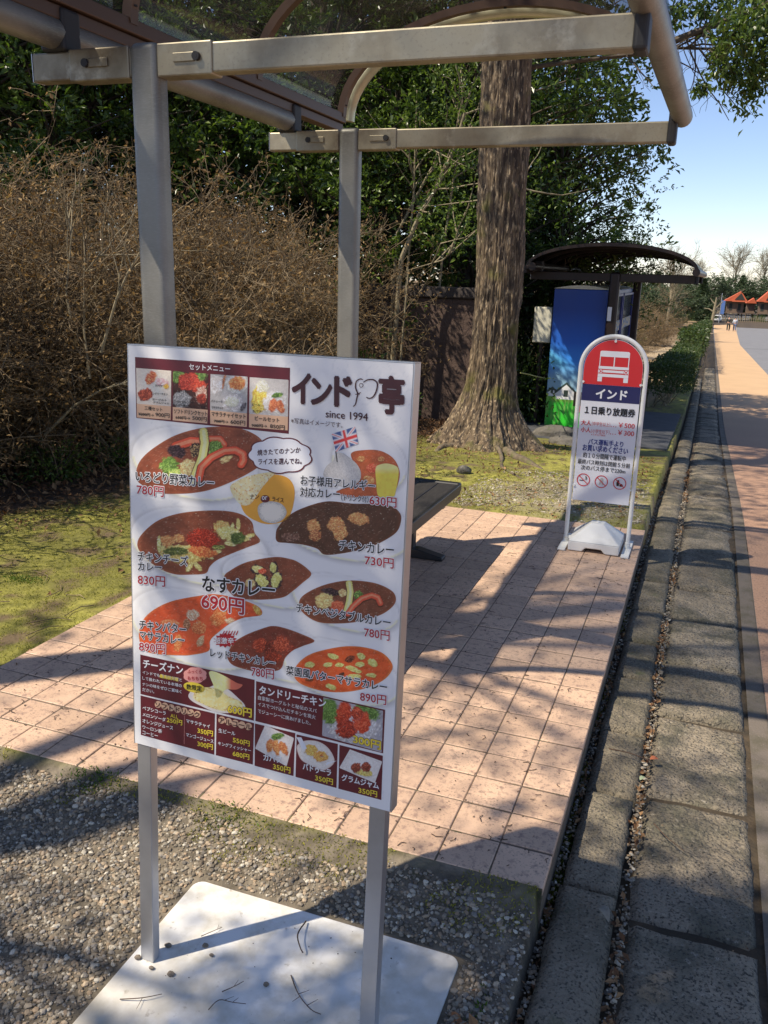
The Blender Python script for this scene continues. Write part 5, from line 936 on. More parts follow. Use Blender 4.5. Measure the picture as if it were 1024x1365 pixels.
for x, y, s, w_ in [(222, 298, 'カバブ', 45), (195, 348, 'タンドリーチキン', 105), (205, 385, 'ヨーグルト', 90), (210, 404, 'グラムジャム', 100)]: T(s, zA, x, y, x+w_, y+7, 14, off=L3)
for x, y, s, w_ in [(335, 335, 'タンドリーチキン', 90), (340, 398, 'コーラ・メロンソーダ', 120), (335, 420, 'ウーロン茶・コーヒー・紅茶', 200)]: T(s, zA, x, y, x+w_, y+w_*.08, 15, off=L3)
for x, y, s, w_ in [(568, 398, 'パドゥーラ', 70), (572, 438, 'マサラチャイ', 70), (822, 420, 'ビール', 50), (824, 462, 'カバブ', 55)]: T(s, zA, x, y, x+w_, y+w_*.08, 16, off=L3)
# logo
T('イ', zB, 148, 372, 258, 380, 188, MP, bold=.035); T('ン', zB, 270, 380, 395, 388, 160, MP, bold=.04); T('ド', zB, 422, 393, 522, 400, 185, MP, bold=.04); T('亭', zB, 708, 440, 860, 452, 235, MP, bold=.03)
def stroke(z, pts, w_, mat, parent=panel, off=L3+.0002, b=px2b, name='logo_stroke'):
    P = smooth_open([z(*p) for p in pts]); T_ = np.gradient(P, axis=0); T_ /= np.linalg.norm(T_, axis=1)[:, None]+1e-9; Nn = np.stack([-T_[:, 1], T_[:, 0]], 1); ww = w_*(.55+.45*np.sin(np.linspace(.3, 2.9, len(P))))[:, None]
    A = P+Nn*ww; B = P-Nn*ww; V = [(*b(*p), off) for p in np.concatenate([A, B])]; n = len(P); F = [[i, i+1, n+i+1, n+i] for i in range(n-1)]
    return link(name, mesh_np(name, V, F, mat), parent)
def smooth_open(pts, k=6):
    P = arr([pts[0]]+list(pts)+[pts[-1]]); out = []
    for i in range(1, len(P)-2):
        a, b, c, d = P[i-1], P[i], P[i+1], P[i+2]
        for t in np.arange(k)/k: out.append(.5*((2*b)+(-a+c)*t+(2*a-5*b+4*c-d)*t*t+(-a+3*b-3*c+d)*t**3))
    out.append(P[-2]); return arr(out)
stroke(zB, [(538, 400), (552, 385), (560, 350), (566, 318), (553, 280), (556, 240), (580, 222), (598, 226)], .85, MP)
stroke(zB, [(602, 244), (630, 228), (668, 228), (692, 252), (686, 300), (665, 338), (640, 348), (622, 340)], .95, MP)
stroke(zB, [(575, 268), (582, 252), (597, 254), (600, 268), (588, 276), (576, 268)], .4, MP); stroke(zB, [(550, 322), (572, 318), (586, 308)], .6, MP); stroke(zB, [(560, 300), (578, 326)], .4, MP)
T('since 1994', zB, 362, 470, 632, 494, 48, MP, bold=.01); T('※写真はイメージです。', zB, 138, 507, 470, 540, 36, MP, bold=.0)
T('焼きたてのナンか', zA, 857, 730, 1122, 714, 36, MP); T('ライスを選んでね。', zA, 862, 786, 1130, 783, 36, MP)
T('いろどり野菜カレー', zA, 105, 885, 590, 932, 66, halo=.05); T('780円', zA, 112, 968, 278, 985, 62, RD, halo=.04)
T('お子様用アレルギー', zB, 203, 905, 682, 948, 62, halo=.04); T('対応カレー', zB, 200, 980, 455, 1000, 60, halo=.04); T('（ドリンク付）', zB, 465, 1008, 640, 1024, 40, halo=.03); T('630円', zD, 665, 60, 830, 78, 60, RD, halo=.04)
T('ナン', zA, 812, 1000, 868, 998, 30, MP); T('or', zA, 887, 1003, 920, 1004, 22, WH, off=.0011); T('ライス', zA, 950, 1012, 1020, 1022, 28, MP)
T('チキンカレー', zD, 480, 338, 815, 372, 62, halo=.04); T('730円', zD, 638, 432, 815, 455, 60, RD, halo=.03)
T('チキンチーズ', zC, 120, 400, 430, 438, 60, halo=.05); T('カレー', zC, 122, 460, 268, 470, 50, halo=.04); T('830円', zC, 122, 550, 290, 565, 62, RD, halo=.03)
T('なすカレー', zC, 522, 590, 968, 635, 92, bold=.02, halo=.06); T('690円', zC, 518, 700, 778, 740, 95, RD, bold=.02, halo=.05)
T('チキンベジタブルカレー', zD, 218, 722, 798, 818, 58, halo=.05); T('780円', zD, 638, 878, 793, 902, 60, RD, halo=.03)
T('チキンバター', zC, 132, 825, 420, 860, 56, halo=.05); T('マサラカレー', zC, 135, 890, 410, 925, 52, halo=.04); T('890円', zC, 132, 965, 294, 985, 60, RD, halo=.03)
T('超激辛', zC, 598, 918, 718, 920, 38, WH, off=.0011); T('レッドチキンカレー', zC, 574, 1000, 975, 1068, 52, halo=.05); T('780円', zE, 860, 210, 1012, 232, 66, RD, halo=.03)
T('菜園風バターマサラカレー', zF, 205, 180, 825, 288, 56, halo=.05); T('890円', zF, 662, 345, 822, 370, 58, RD, halo=.03)
T('チーズナン', zE, 122, 150, 392, 198, 60, WH, bold=.02)
for k, (s, a, b, w_) in enumerate([('インドでも最高級料理と', 118, 192, 268), ('して扱われている本場の', 118, 232, 268), ('ナンの味をぜひご賞味く', 118, 273, 266), ('ださい。', 118, 310, 80)]): T(s, zE, a, b, a+w_, b+w_*.205, 23, WH, bold=.01)
T('最高級料理', zE, 236, 218, 362, 245, 24, YE, bold=.02, off=.0012)
T('ふっくら', zE, 425, 190, 520, 192, 26, RD); T('もちもち', zE, 425, 235, 528, 240, 26, RD); T('数限定', zE, 418, 298, 522, 312, 36, K, off=.0012); T('600円', zE, 700, 460, 862, 492, 58, YE, bold=.03, halo=1, hm=M['maroon'])
T('タンドリーチキン', zF, 40, 300, 450, 385, 52, WH, bold=.02)
for k, (s, b, w_) in enumerate([('自家製ヨーグルトと秘伝のスパ', 335, 362), ('イスでつけ込んだチキンを炭火', 375, 356), ('でジューシーに焼あげました。', 418, 326)]): T(s, zF, 32, b, 32+w_, b+w_*.235, 26, WH, bold=.005)
T('300円', zF, 622, 605, 790, 648, 52, YE, bold=.03, halo=1, hm=M['maroon'])
T('ソフトドリンク', zE, 206, 418, 508, 494, 34, M['marprint'], bold=.02); T('アルコール', zE, 640, 526, 862, 578, 34, M['marprint'], bold=.02)
for s, x, y, w_ in [('ペプシコーラ', 120, 437, 158), ('メロンソーダ', 120, 482, 158), ('オレンジジュース', 120, 525, 208), ('ウーロン茶', 120, 568, 132), ('コーヒー', 120, 605, 105)]: T(s, zE, x, y, x+w_, y+w_*.25, 26, WH, bold=.012)
T('ALL', zE, 310, 490, 362, 500, 24, YE); T('250円', zE, 286, 524, 390, 546, 34, YE, bold=.02)
T('マサラチャイ', zE, 418, 528, 580, 568, 26, WH); T('350円', zE, 495, 598, 600, 622, 36, YE, bold=.02); T('マンゴージュース', zE, 418, 620, 604, 668, 26, WH); T('300円', zE, 495, 688, 600, 714, 36, YE, bold=.02)
T('生ビール', zE, 638, 592, 752, 616, 28, WH); T('550円', zE, 737, 662, 850, 690, 36, YE, bold=.02); T('キングフィッシャー', zE, 636, 680, 860, 732, 26, WH); T('680円', zE, 736, 755, 848, 782, 36, YE, bold=.02)
T('カバブ', zF, 68, 712, 180, 730, 42, WH, bold=.02, off=.0011); T('350円', zF, 128, 768, 234, 795, 36, YE, bold=.02); T('パドゥーラ', zF, 312, 770, 485, 812, 42, WH, bold=.02, off=.0011); T('350円', zF, 388, 838, 497, 866, 36, YE, bold=.02); T('グラムジャム', zF, 552, 838, 780, 892, 42, WH, bold=.02, off=.0011); T('350円', zF, 656, 915, 770, 942, 36, YE, bold=.02)

# ================================================================== BUS STOP SIGN
SY = 3.11
def s2(x, y): x, y = zS(x, y); q = PL(x, y, 1, SY); return np.array([q[0], q[2]])
stop = thing('bus_stop_sign', 'round-topped red, white and blue bus stop sign in a white tube frame', 'sign', (-.252, SY, 0)); 
sroot = arr([-.252, 0]); s2r = lambda x, y: s2(x, y)-sroot
hw, ztop, zbotf = .181, 1.236, .015
mb = MB(); pts = [(-hw, 0, zbotf), (-hw, 0, ztop-hw)]+[(-hw*math.cos(a), 0, ztop-hw+hw*math.sin(a)) for a in np.linspace(0.1, math.pi-.1, 26)]+[(hw, 0, ztop-hw), (hw, 0, zbotf)]
mb.tube(pts, .0125, 14); mb.build('tube_frame', M['whitepaint'], stop, smooth=True)
pw_ = hw-.018; zb2 = .275; arc = lambda w_: [(w_*math.cos(a), ztop-hw+w_*math.sin(a)) for a in np.linspace(0, math.pi, 30)]
mb = MB(); mb.prism([(-pw_, zb2), (pw_, zb2)]+arc(pw_), 1, -.008, .002); sp_ = mb.build('sign_panel', M['signwhite'], stop)
def sheet_poly(name, pts, mat, dy=.0): me = bpy.data.meshes.new(name); me.from_pydata([(x, -.009-dy, z) for x, z in pts], [], [list(range(len(pts)))]); me.materials.append(mat); return link(name, me, sp_)
def zpan(y): return s2(380, y)[1]
zr0, zr1 = s2r(370, 357)[1], s2r(365, 452)[1]
sheet_poly('red_field', [(-pw_+.001, zr0), (pw_-.001, zr0)]+arc(pw_-.001), M['signred']); sheet_poly('blue_band', [(-pw_+.001, zr1), (pw_-.001, zr1), (pw_-.001, zr0-.0005), (-pw_+.001, zr0-.0005)], M['signnavy'])
# pictogram of a bus, drawn upright in the plane of the panel
cx_, cz_ = .003, s2r(380, 245)[1]; sc_ = abs(s2r(480, 245)[0]-s2r(380, 245)[0])/100
def bp_(a): return [(cx_+x*sc_, cz_-y*sc_) for x, y in a]
for a in [[(-85, -78), (-78, -84), (78, -84), (85, -78), (85, -50), (-85, -50)], [(-85, -49.5), (-80, -49.5), (-80, 5), (-85, 5)], [(80, -49.5), (85, -49.5), (85, 5), (80, 5)], [(-3, -49.5), (3, -49.5), (3, 5), (-3, 5)], [(-87, 5.5), (87, 5.5), (87, 22), (-87, 22)], [(-60, 28), (60, 28), (60, 42), (-60, 42)], [(-88, 50), (88, 50), (88, 68), (-88, 68)], [(-88, 68.5), (-62, 68.5), (-62, 96), (-88, 96)], [(62, 68.5), (88, 68.5), (88, 96), (62, 96)],
          [(-88, 26), (-84, 26), (-84, 47), (-88, 47)], [(84, 26), (88, 26), (88, 47), (84, 47)]]: sheet_poly('bus_pictogram', bp_(a), M['signwhite'], .0008)
for s in (-1, 1):
    sheet_poly('bus_pictogram', bp_([(s*73+11*math.cos(t), 36+10*math.sin(t)) for t in np.linspace(0, 6.2, 14)][::-1]), M['signwhite'], .0006); sheet_poly('bus_pictogram', bp_([(s*73+6*math.cos(t), 36+5.5*math.sin(t)) for t in np.linspace(0, 6.2, 14)][::-1]), M['signred'], .0012)
def ST(s, x0, y0, x1, y1, h, mat, bold=.02):
    a, b = s2r(x0, y0), s2r(x1, y1); zc_ = (a[1]+b[1])/2; hh = abs(s2r(x0, y0-h)[1]-a[1]); bm_ = lambda x, y: (x, y)
    co, F = glyphs(s); lo, hi = co.min(0), co.max(0); P = fat(co, arr([b[0]-a[0], 0]), arr([0, hh]), arr([a[0], zc_]), lo, hi[0]-lo[0], hi[1]-lo[1], bold*1.3, 0, 6 if bold > .006 else 0); n = len(co); P = np.concatenate(P); P = np.stack([P[:, 0], -.0102-P[:, 2], P[:, 1]], 1)
    link('lettering', mesh_np('lettering', P, np.concatenate([F+n*k for k in range(len(P)//n)]), mat), sp_)
NB, BKk, RDs = M['signblue'], M['black'], M['signred']
ST('インド', 275, 428, 450, 440, 52, M['signwhite'], .035); ST('１日乗り放題券', 212, 520, 497, 533, 44, BKk, .025)
ST('大人', 192, 580, 248, 584, 28, RDs, .02); ST('（中学生以上）', 252, 586, 356, 592, 24, RDs, .0); ST('…￥500', 360, 594, 495, 600, 28, RDs, .01)
ST('小人', 190, 620, 245, 624, 28, RDs, .02); ST('（小学生以下）', 248, 628, 352, 634, 24, RDs, .0); ST('…￥300', 356, 636, 492, 643, 28, RDs, .01); ST('※３才以下無料', 248, 641, 330, 646, 11, RDs, 0)
ST('バス運転手より', 232, 694, 430, 704, 32, NB, .02); ST('お買い求めください', 200, 727, 456, 747, 36, NB, .02)
ST('約１０分間隔で運転中', 202, 766, 444, 786, 30, BKk, .01); ST('最終バス時刻は閉館５分前', 172, 803, 468, 824, 28, BKk, .01); ST('次のバス停まで220m', 190, 837, 442, 856, 28, BKk, .01)
def ring(cx, cz, r0, r1, mat, n=28): me = mesh_np('prohibition_ring', [(cx+r*math.cos(2*math.pi*k/n), -.0101, cz+r*math.sin(2*math.pi*k/n)) for r in (r0, r1) for k in range(n)], [[k, (k+1) % n, n+(k+1) % n, n+k] for k in range(n)], mat); link('prohibition_ring', me, sp_)
for k, (x, y) in enumerate([(205, 892), (307, 903), (411, 913)]):
    c_ = s2r(x, y); r_ = abs(s2r(x+38, y)[0]-c_[0]); ring(c_[0], c_[1], r_, r_*.87, RDs); a = .73
    dx, dz = r_*.9*math.cos(a), r_*.9*math.sin(a); nx_, nz_ = .06*r_*math.sin(a), .06*r_*math.cos(a)
    sheet_poly('prohibition_slash', [(c_[0]-dx-nx_, c_[1]+dz-nz_), (c_[0]+dx-nx_, c_[1]-dz-nz_), (c_[0]+dx+nx_, c_[1]-dz+nz_), (c_[0]-dx+nx_, c_[1]+dz+nz_)], RDs, .0018)
    if k == 0:
        sheet_poly('pictogram', [(c_[0]-r_*.6, c_[1]-.16*r_), (c_[0]+.15*r_, c_[1]-.16*r_), (c_[0]+.15*r_, c_[1]-.04*r_), (c_[0]-.6*r_, c_[1]-.04*r_)], BKk, .0008)
        for s in (0, .22): sheet_poly('pictogram', [(c_[0]+(.2+s)*r_, c_[1]), (c_[0]+(.26+s)*r_, c_[1]), (c_[0]+(.42+s*.6)*r_, c_[1]+.3*r_), (c_[0]+(.3+s*.4)*r_, c_[1]+.62*r_), (c_[0]+(.24+s*.4)*r_, c_[1]+.58*r_), (c_[0]+(.34+s*.6)*r_, c_[1]+.3*r_)], BKk, .0008)
    elif k == 1:
        sheet_poly('pictogram', [(c_[0]+r_*x, c_[1]+r_*z) for x, z in [(-.35, -.5), (-.1, -.5), (0, -.1), (.1, -.5), (.35, -.5), (.25, .1), (.3, .4), (.1, .6), (-.1, .6), (-.3, .3), (-.25, 0)]], mk('faded_grey_print', (.5, .48, .45), .5), .0008)
    else:
        sheet_poly('pictogram', [(c_[0]+r_*x, c_[1]+r_*z) for x, z in [(-.45, -.45), (-.1, -.45), (-.05, .1), (-.12, .5), (-.35, .5), (-.5, .1)]], BKk, .0008); sheet_poly('pictogram', [(c_[0]+r_*x, c_[1]+r_*z) for x, z in [(.0, -.5), (.5, -.5), (.5, -.2), (.3, -.05), (.0, -.15)]], BKk, .0008)
for x, z in ((0, ztop-.026), (-pw_+.004, zr0+.012), (pw_-.004, zr0+.012), (-pw_+.004, zb2+.09), (pw_-.004, zb2+.09)):
    mb = MB(); mb.bb(x-(.0 if x > 0 else .02 if x else .004), x+(.02 if x > 0 else .0 if x else .004), -.004, .003, z-.004, z+(.004 if x else .02)); mb.tube([(x, -.008, z), (x, -.0145, z)], .007, 10); mb.build('mounting_bolt', M['whitepaint'], stop)
for s in (-1, 1):
    mb = MB(); mb.bb(s*hw-.022, s*hw+.022, -.17, .17, .002, .014); mb.tube([(s*hw, 0, .012), (s*hw, 0, .05)], .016, 12); mb.build('foot', M['whitepaint'], stop, bevel=.002)
# moulded weight, a low truncated pyramid with an arch cut below
mb = MB(); a, b, t_ = .146, .15, .038; zc = .152
mb.prism([(-a, .003), (-.065, .003), (-.045, .026), (.045, .026), (.065, .003), (a, .003), (a, .062), (-a, .062)], 1, -b, b)
lo_ = [(-a, -b, .062), (a, -b, .062), (a, b, .062), (-a, b, .062)]; hi_ = [(-t_, -t_, zc), (t_, -t_, zc), (t_, t_, zc), (-t_, t_, zc)]; mb.add(lo_+hi_, [(0, 1, 5, 4), (1, 2, 6, 5), (2, 3, 7, 6), (3, 0, 4, 7), (4, 5, 6, 7)])
wo = mb.build('weight', M['whiteplastic'], stop, bevel=.007, seg=3); mb = MB(); mb.tube([(0, 0, zc-.001), (0, 0, zc+.005)], .013, 14); mb.build('filler_cap', M['whiteplastic'], wo)

# ================================================================== HEDGE, FAR GROUND, VILLAGE
def hedge_seg(name, label, pts, wd, ht, n, leaf, group, stems=True, seed=0):
    """clipped hedge along pts [(x,y)]; top is flat, stems show below"""
    r = np.random.default_rng(seed); P = arr(pts); t = r.random(n)*(len(P)-1); i = np.clip(t.astype(int), 0, len(P)-2); f = (t-i)[:, None]; c_ = P[i]*(1-f)+P[i+1]*f
    g = ground_z(c_[:, 0], c_[:, 1]) if True else 0
    root = thing(name, label, 'hedge', (P[0][0], P[0][1], float(ground_z(P[:1, 0], P[:1, 1])[0])), group); o = arr(root.location)
    u = r.random(n); v = r.random(n); face = r.random(n); xo = (u-.5)*wd; zo = ht*(.36+.64*v)
    xo = np.where(face < .35, np.sign(xo)*wd*.5*(.85+.25*r.random(n)), xo); zo = np.where(face > .65, ht*(.9+.16*r.random(n)), zo)
    Q = np.stack([c_[:, 0]+xo+.03*r.normal(size=n), c_[:, 1]+.05*r.normal(size=n), g+zo+.03*fbm(c_[:, 0]*5, c_[:, 1]*5, 3)], 1)-o
    link('foliage', leaves_mesh('leaves', Q, leaf, M['hedge'], seed=seed, up=.4), root)
    if stems:
        k = int(np.linalg.norm(P[-1]-P[0])*4.5)+2; tt = r.random(k)*(len(P)-1); i = np.clip(tt.astype(int), 0, len(P)-2); f = (tt-i)[:, None]; c_ = P[i]*(1-f)+P[i+1]*f; S = np.concatenate([c_, ground_z(c_[:, 0], c_[:, 1])[:, None]], 1)-o; S = np.repeat(S, 4, 0)+r.normal(size=(k*4, 3))*[.03, .03, 0]
        D = np.stack([r.normal(size=len(S))*.35, r.normal(size=len(S))*.35, np.ones(len(S))], 1); B = branches(S, D, ht*.75+0*S[:, 0], r, 5, .35); link('stems', tubes_np('stems', B, np.broadcast_to(np.linspace(.012, .005, 5), B.shape[:2]), M['palebark'], 4), root)
hedge_seg('hedge', 'clipped hedge with bare stems beside the far end of the stone path, nearest piece', [(-.95, 13.9), (-.42, 14.6), (-.30, 16.2)], .75, .72, 5200, .05, 'clipped hedge pieces along the path', seed=1)
hedge_seg('hedge', 'clipped hedge further down, narrowing along the path in shade', [(-.40, 16.4), (-.34, 20), (-.3, 26)], .6, .75, 6500, .07, 'clipped hedge pieces along the path', seed=2)
hedge_seg('hedge', 'sunlit hedge running along the path into the distance', [(-.28, 26.5), (-.2, 50), (-.1, 92)], .7, 1.1, 12000, .13, 'clipped hedge pieces along the path', False, seed=3)
# sandy tracks crossing the dry field
def track(pts, wd, off=.012):
    P = smooth_open(pts, 5); T_ = np.gradient(P, axis=0); T_ /= np.linalg.norm(T_, axis=1)[:, None]; Nn = np.stack([-T_[:, 1], T_[:, 0]], 1); A = P+Nn*wd; B = P-Nn*wd; Q = np.concatenate([A, B]); V = np.concatenate([Q, (ground_z(Q[:, 0], Q[:, 1])+off)[:, None]], 1); n = len(P)
    tag(link('dirt_track', mesh_np('dirt_track', V, [[i, i+1, n+i+1, n+i] for i in range(n-1)], mk('sandy_track', (.42, .32, .19), .95, obj=True, var=[(3, (.3, .22, .13), .4, .7, 5)]))), kind='structure')
track([(-8, 24), (-4, 27), (-2.2, 31), (-1.5, 38), (-1.1, 50), (-1.0, 70)], .55); track([(-30, 88), (-12, 92), (-4, 90), (-1.2, 93)], 3.2)
# brown thickets and conifers of the middle distance
FS = [(-2.6, 17.6, .55, 'brown bare shrub just beyond the second shelter'), (-4.2, 21, .75, 'broad brown bare thicket behind the second shelter posts'), (-3.0, 24.5, .75, 'brown thicket at the near side of the sandy track'), (-6.2, 24, 1.0, 'brown thicket further left beyond the track'), (-3.4, 31, .9, 'low brown thicket past the bend of the track'), (-5.4, 38, 1.3, 'distant brown thicket before the dark conifers'), (-2.6, 46, .8, 'distant low brown shrub beside the hedge')]
for i, (x, y, s, lb) in enumerate(FS): place_shrub(sh2 if i % 2 else sh1, x, y, (s*1.5, s*1.5, s), i*2.3, lb, 'brown thickets in the field beyond the second shelter')
def conifer_proto(seed, H=9., R=2.):
    r = np.random.default_rng(seed); n = 8500; z = H*(.10+.9*r.random(n)**1.15); tier = np.round(z/.55)*.55; z = tier+r.normal(size=n)*.13; rad = R*np.clip(1-(z/H)**1.3, .03, 1)*(r.random(n)**.5)*(.75+.5*vnoise(tier*3, np.floor(r.random(n)*1)*0+tier, 4)); a = r.random(n)*6.283; rad = rad*(.75+.5*vnoise(a*1.3, tier*2, seed))
    P = np.stack([rad*np.cos(a), rad*np.sin(a), z-.12*rad], 1); lv = leaves_mesh('leaves', P, .34, M['conifer'], seed=seed, aspect=.45, dirs=np.stack([np.cos(a), np.sin(a), -.1+0*a], 1)); m = MB(); m.tube([(0, 0, 0), (0, 0, H*.5), (0, 0, H*.95)], [.16, .1, .03], 8)
    S = np.stack([0*z[:40], 0*z[:40], np.linspace(1, H*.9, 40)], 1); D = np.stack([np.cos(np.arange(40)*2.4), np.sin(np.arange(40)*2.4), .1+0*S[:, 0]], 1); B = branches(S, D, R*.8*(1-(S[:, 2]/H)**1.3)+.2, r, 5, .12)
    return m, tubes_np('limbs', B, np.broadcast_to(np.linspace(.04, .012, 5), B.shape[:2]), M['darkbark'], 4), lv
CP_ = conifer_proto(5); FARE = ever_proto(71, H=9, R=3.4, low=.5, ncl=90, per=60, leaf=.30, mat='conifer', clr=.8)
def bare_proto(seed, H=11.):
    r = np.random.default_rng(seed); T = np.stack([r.normal(size=8).cumsum()*.08, r.normal(size=8).cumsum()*.08, np.linspace(0, H*.6, 8)], 1); m = MB(); m.tube(T, np.linspace(.2, .07, 8), 8); S, D, k = spawn(T[None], 20, r, .3, .5); D[:, 2] = np.abs(D[:, 2])+.2; B = branches(S, D, H*.35*(.6+.5*r.random(20)), r, 7, .3, .05); S, D, k = spawn(B, 9, r, .2, .6); B2_ = branches(S, D, H*.16*(.6+.6*r.random(len(S))), r, 5, .3, .05); S, D, k = spawn(B2_, 6, r, .2, .6); B3_ = branches(S, D, H*.08*(.6+.6*r.random(len(S))), r, 4, .3, .03)
    f = lambda P, a, b: np.broadcast_to(np.linspace(a, b, P.shape[1]), P.shape[:2])
    return m, joinm('limbs', [tubes_np('l', B, f(B, .055, .02), M['palebark'], 4), tubes_np('l', B2_, f(B2_, .02, .01), M['palebark']), tubes_np('l', B3_, f(B3_, .012, .006), M['palebark'])], M['palebark'])
BA = bare_proto(9)
def place_bare(x, y, s, rz, label):
    z = float(ground_z(arr([x]), arr([y]))[0]); t = thing('bare_tree', label, 'tree', (x, y, z-.05), 'bare trees rising over the far tree line', rz); t.scale = (s, s, s)
    if 'ba' not in _tr: _tr['ba'] = BA[0].build('trunk', M['palebark'], t, smooth=True).data
    else: link('trunk', _tr['ba'], t)
    link('limbs', BA[1], t)
def atd(px, Y, off=0): q = PL(px, 415, 1, Y); return q[0]+off
CT = [(836, 60, .55), (862, 75, .62), (885, 92, .70), (872, 120, .95), (905, 115, .85), (918, 140, 1.02), (934, 130, .86), (947, 165, 1.08), (966, 175, 1.12), (985, 178, 1.02), (1003, 176, 1.05), (1022, 182, 1.12), (1045, 180, 1.1), (1070, 185, 1.2), (848, 110, 1.0), (1100, 186, 1.25), (822, 90, .9)]
cw = ['first and nearest', 'second', 'third', 'fourth', 'fifth', 'sixth', 'seventh', 'eighth', 'ninth', 'tenth', 'eleventh', 'twelfth', 'thirteenth', 'fourteenth', 'fifteenth', 'sixteenth', 'seventeenth']
CL = ['small dark conifer standing nearest beyond the second shelter roof', 'small conifer left of the track end behind the brown thicket', 'grey green conifer right of the second shelter, before the tree line', 'tall conifer directly above the shelter roof end', 'rounded conifer between shelter roof and dead tree', 'conifer behind the white dead tree', 'low conifer left of the red-roofed house, above the path end', 'tall conifer behind the left corner of the red-roofed house', 'tallest conifer right behind the red-roofed gable', 'conifer behind the ridge of the red roof, at its right end', 'conifer over the small orange roof', 'conifer behind the steep orange roof at the right edge', 'conifer at the right frame edge behind the village', 'conifer beyond the right frame edge of the village', 'dark conifer low behind the brown thickets', 'outermost conifer right of the village', 'conifer behind the second shelter frame']
for i, (px, Y, s) in enumerate(CT): place_tree(FARE if i % 3 else CP_, 'far%d' % (i % 3 > 0), atd(px, Y), Y, (s*1.15, s*1.15, s*.78), i*1.3, CL[i], 'conifer' if not i % 3 else 'distant_tree', 'tree', 'far tree line behind the village')
place_bare(atd(893, 60), 60, .62, 0, 'bare tree with a fine pale crown above the end of the second shelter roof'); place_bare(atd(975, 185), 185, 1.35, 2, 'large bare tree whose pale crown rises over the red-roofed house'); place_bare(atd(1012, 190), 190, 1.3, 4, 'bare tree standing over the steep orange roof at right'); place_bare(atd(925, 170), 170, 1.0, 1, 'bare tree left of the path end behind the conifers')
for i, (px, Y, s) in enumerate([(800, 50, 1.6), (842, 42, 1.2), (865, 95, 2.6), (900, 118, 2.4), (925, 138, 2.2), (1016, 150, 1.5), (1005, 152, 1.2)]):
    x = atd(px, Y); place_bush(B3, x, Y, s, i, ['broad bush beyond the brown thickets', 'bush left of the sandy track', 'rounded bush under the conifers', 'bush behind the sandy patch', 'bush left of the dead white tree', 'green bush in front of the steep orange roof', 'small bush between the two orange roofs'][i], 'green bushes in the distance')
# white dead tree
dx_ = atd(949, 96); dz_ = float(ground_z(arr([dx_]), arr([96.]))[0]); dt = thing('dead_tree', 'white leafless pollarded dead tree at the end of the hedge', 'tree', (dx_, 96, dz_))
mb = MB(); mb.tube([(0, 0, 0), (.15, 0, 1.2), (.25, 0, 2.6), (.3, 0, 3.6)], [.2, .16, .13, .06], 8); mb.build('trunk', M['palebark'], dt, smooth=True)
for pts, r0 in [([(.2, 0, 2.1), (-.3, 0, 2.4), (-.8, .1, 2.45)], .09), ([(.2, 0, 2.3), (.6, 0, 2.8), (1.0, 0, 3.2)], .09), ([(.25, 0, 2.9), (-.1, .1, 3.2), (-.3, .1, 3.5)], .07), ([(.15, 0, 1.6), (.6, .1, 2.1), (.8, 0, 2.3)], .07)]:
    mb = MB(); mb.tube(pts, [r0, r0*.7, r0*.4], 6); mb.build('limb', M['palebark'], dt, smooth=True)
# red-roofed houses on posts
def thai_house(px0, px1, yr, ye, yb, Y, label, depth=3., gable=True):
    a, b = PL(px0, ye, 1, Y), PL(px1, ye, 1, Y); top = PL((px0+px1)/2, yr, 1, Y); bz = PL(px0, yb, 1, Y)[2]; g = float(ground_z(arr([a[0]]), arr([Y]))[0])-.05 if a[0] < .2 else float(gz(Y))-.03
    W = b[0]-a[0]; cx = (a[0]+b[0])/2; h = thing('stilt_house', label, 'house', (cx, Y, g)); ze, zr = a[2]-g, top[2]-g; w2 = W*.36
    zf = max(.6, (ze)*.42); mb = MB(); mb.bb(-w2, w2, .3, depth, zf, ze+.05); mb.build('wall', M['woodwall'], h)
    if W > 2.2:
        for k in (-.5, .5): mb = MB(); mb.bb(k*w2-.22, k*w2+.22, .27, .298, zf+.35, ze-.35); mb.build('window', M['clothdark'], h)
    for sx in (-1, 1):
        for yy in (.35, depth-.1): mb = MB(); mb.bb(sx*(w2-.1)-.07, sx*(w2-.1)+.07, yy-.07, yy+.07, 0, zf-.002); mb.build('stilt', M['woodwall'], h)
    # steep roof, ridge runs sideways and a dark gable faces the road on the right half
    hw_ = W/2; rf = MB(); rx = hw_*.25
    rf.add([(-hw_, -.3, ze), (-hw_*.1, -.3, ze), (-hw_*.0, depth/2, zr), (-hw_*.55+.2, depth/2, zr), (-hw_, depth+.4, ze), (hw_, depth+.4, ze), (hw_, -.3, ze), (hw_*.38, -.35, zr-.02), (hw_*.38, depth+.4, zr-.02)], [(0, 6, 7), (0, 7, 8, 4), (6, 5, 8, 7), (0, 4, 5, 6), (4, 8, 5)]); rf.build('roof', M['roofred'], h)
    if gable:
        g_ = MB(); g_.prism([(-hw_*.12, ze+.22), (hw_*.78, ze+.22), (hw_*.38, zr-.28)], 1, -.50, -.36); g_.build('gable_board', M['clothdark'], h); g_ = MB(); g_.bb(-hw_*.3, hw_*1.02, -.8, -.37, ze-.06, ze+.14); g_.build('skirt_roof', M['roofred'], h)
        for s in (-1, 1): g_ = MB(); g_.tube([(hw_*.38+s*.05, -.4, zr-.08), (hw_*.38-s*.45, -.4, zr+.35)], .05, 6); g_.build('ridge_finial', M['woodwall'], h)
    g_ = MB(); g_.bb(-w2-.3, w2+.2, -.4, .28, zf-.08, zf-.003); g_.build('veranda', M['woodwall'], h)
thai_house(965, 997, 388, 401, 421, 150, 'brown stilt house with steep orange-red roof and dark gable at the road end')
thai_house(994, 1009, 397, 404, 421, 156, 'smaller outbuilding with a plain orange roof right of the stilt house', gable=False)
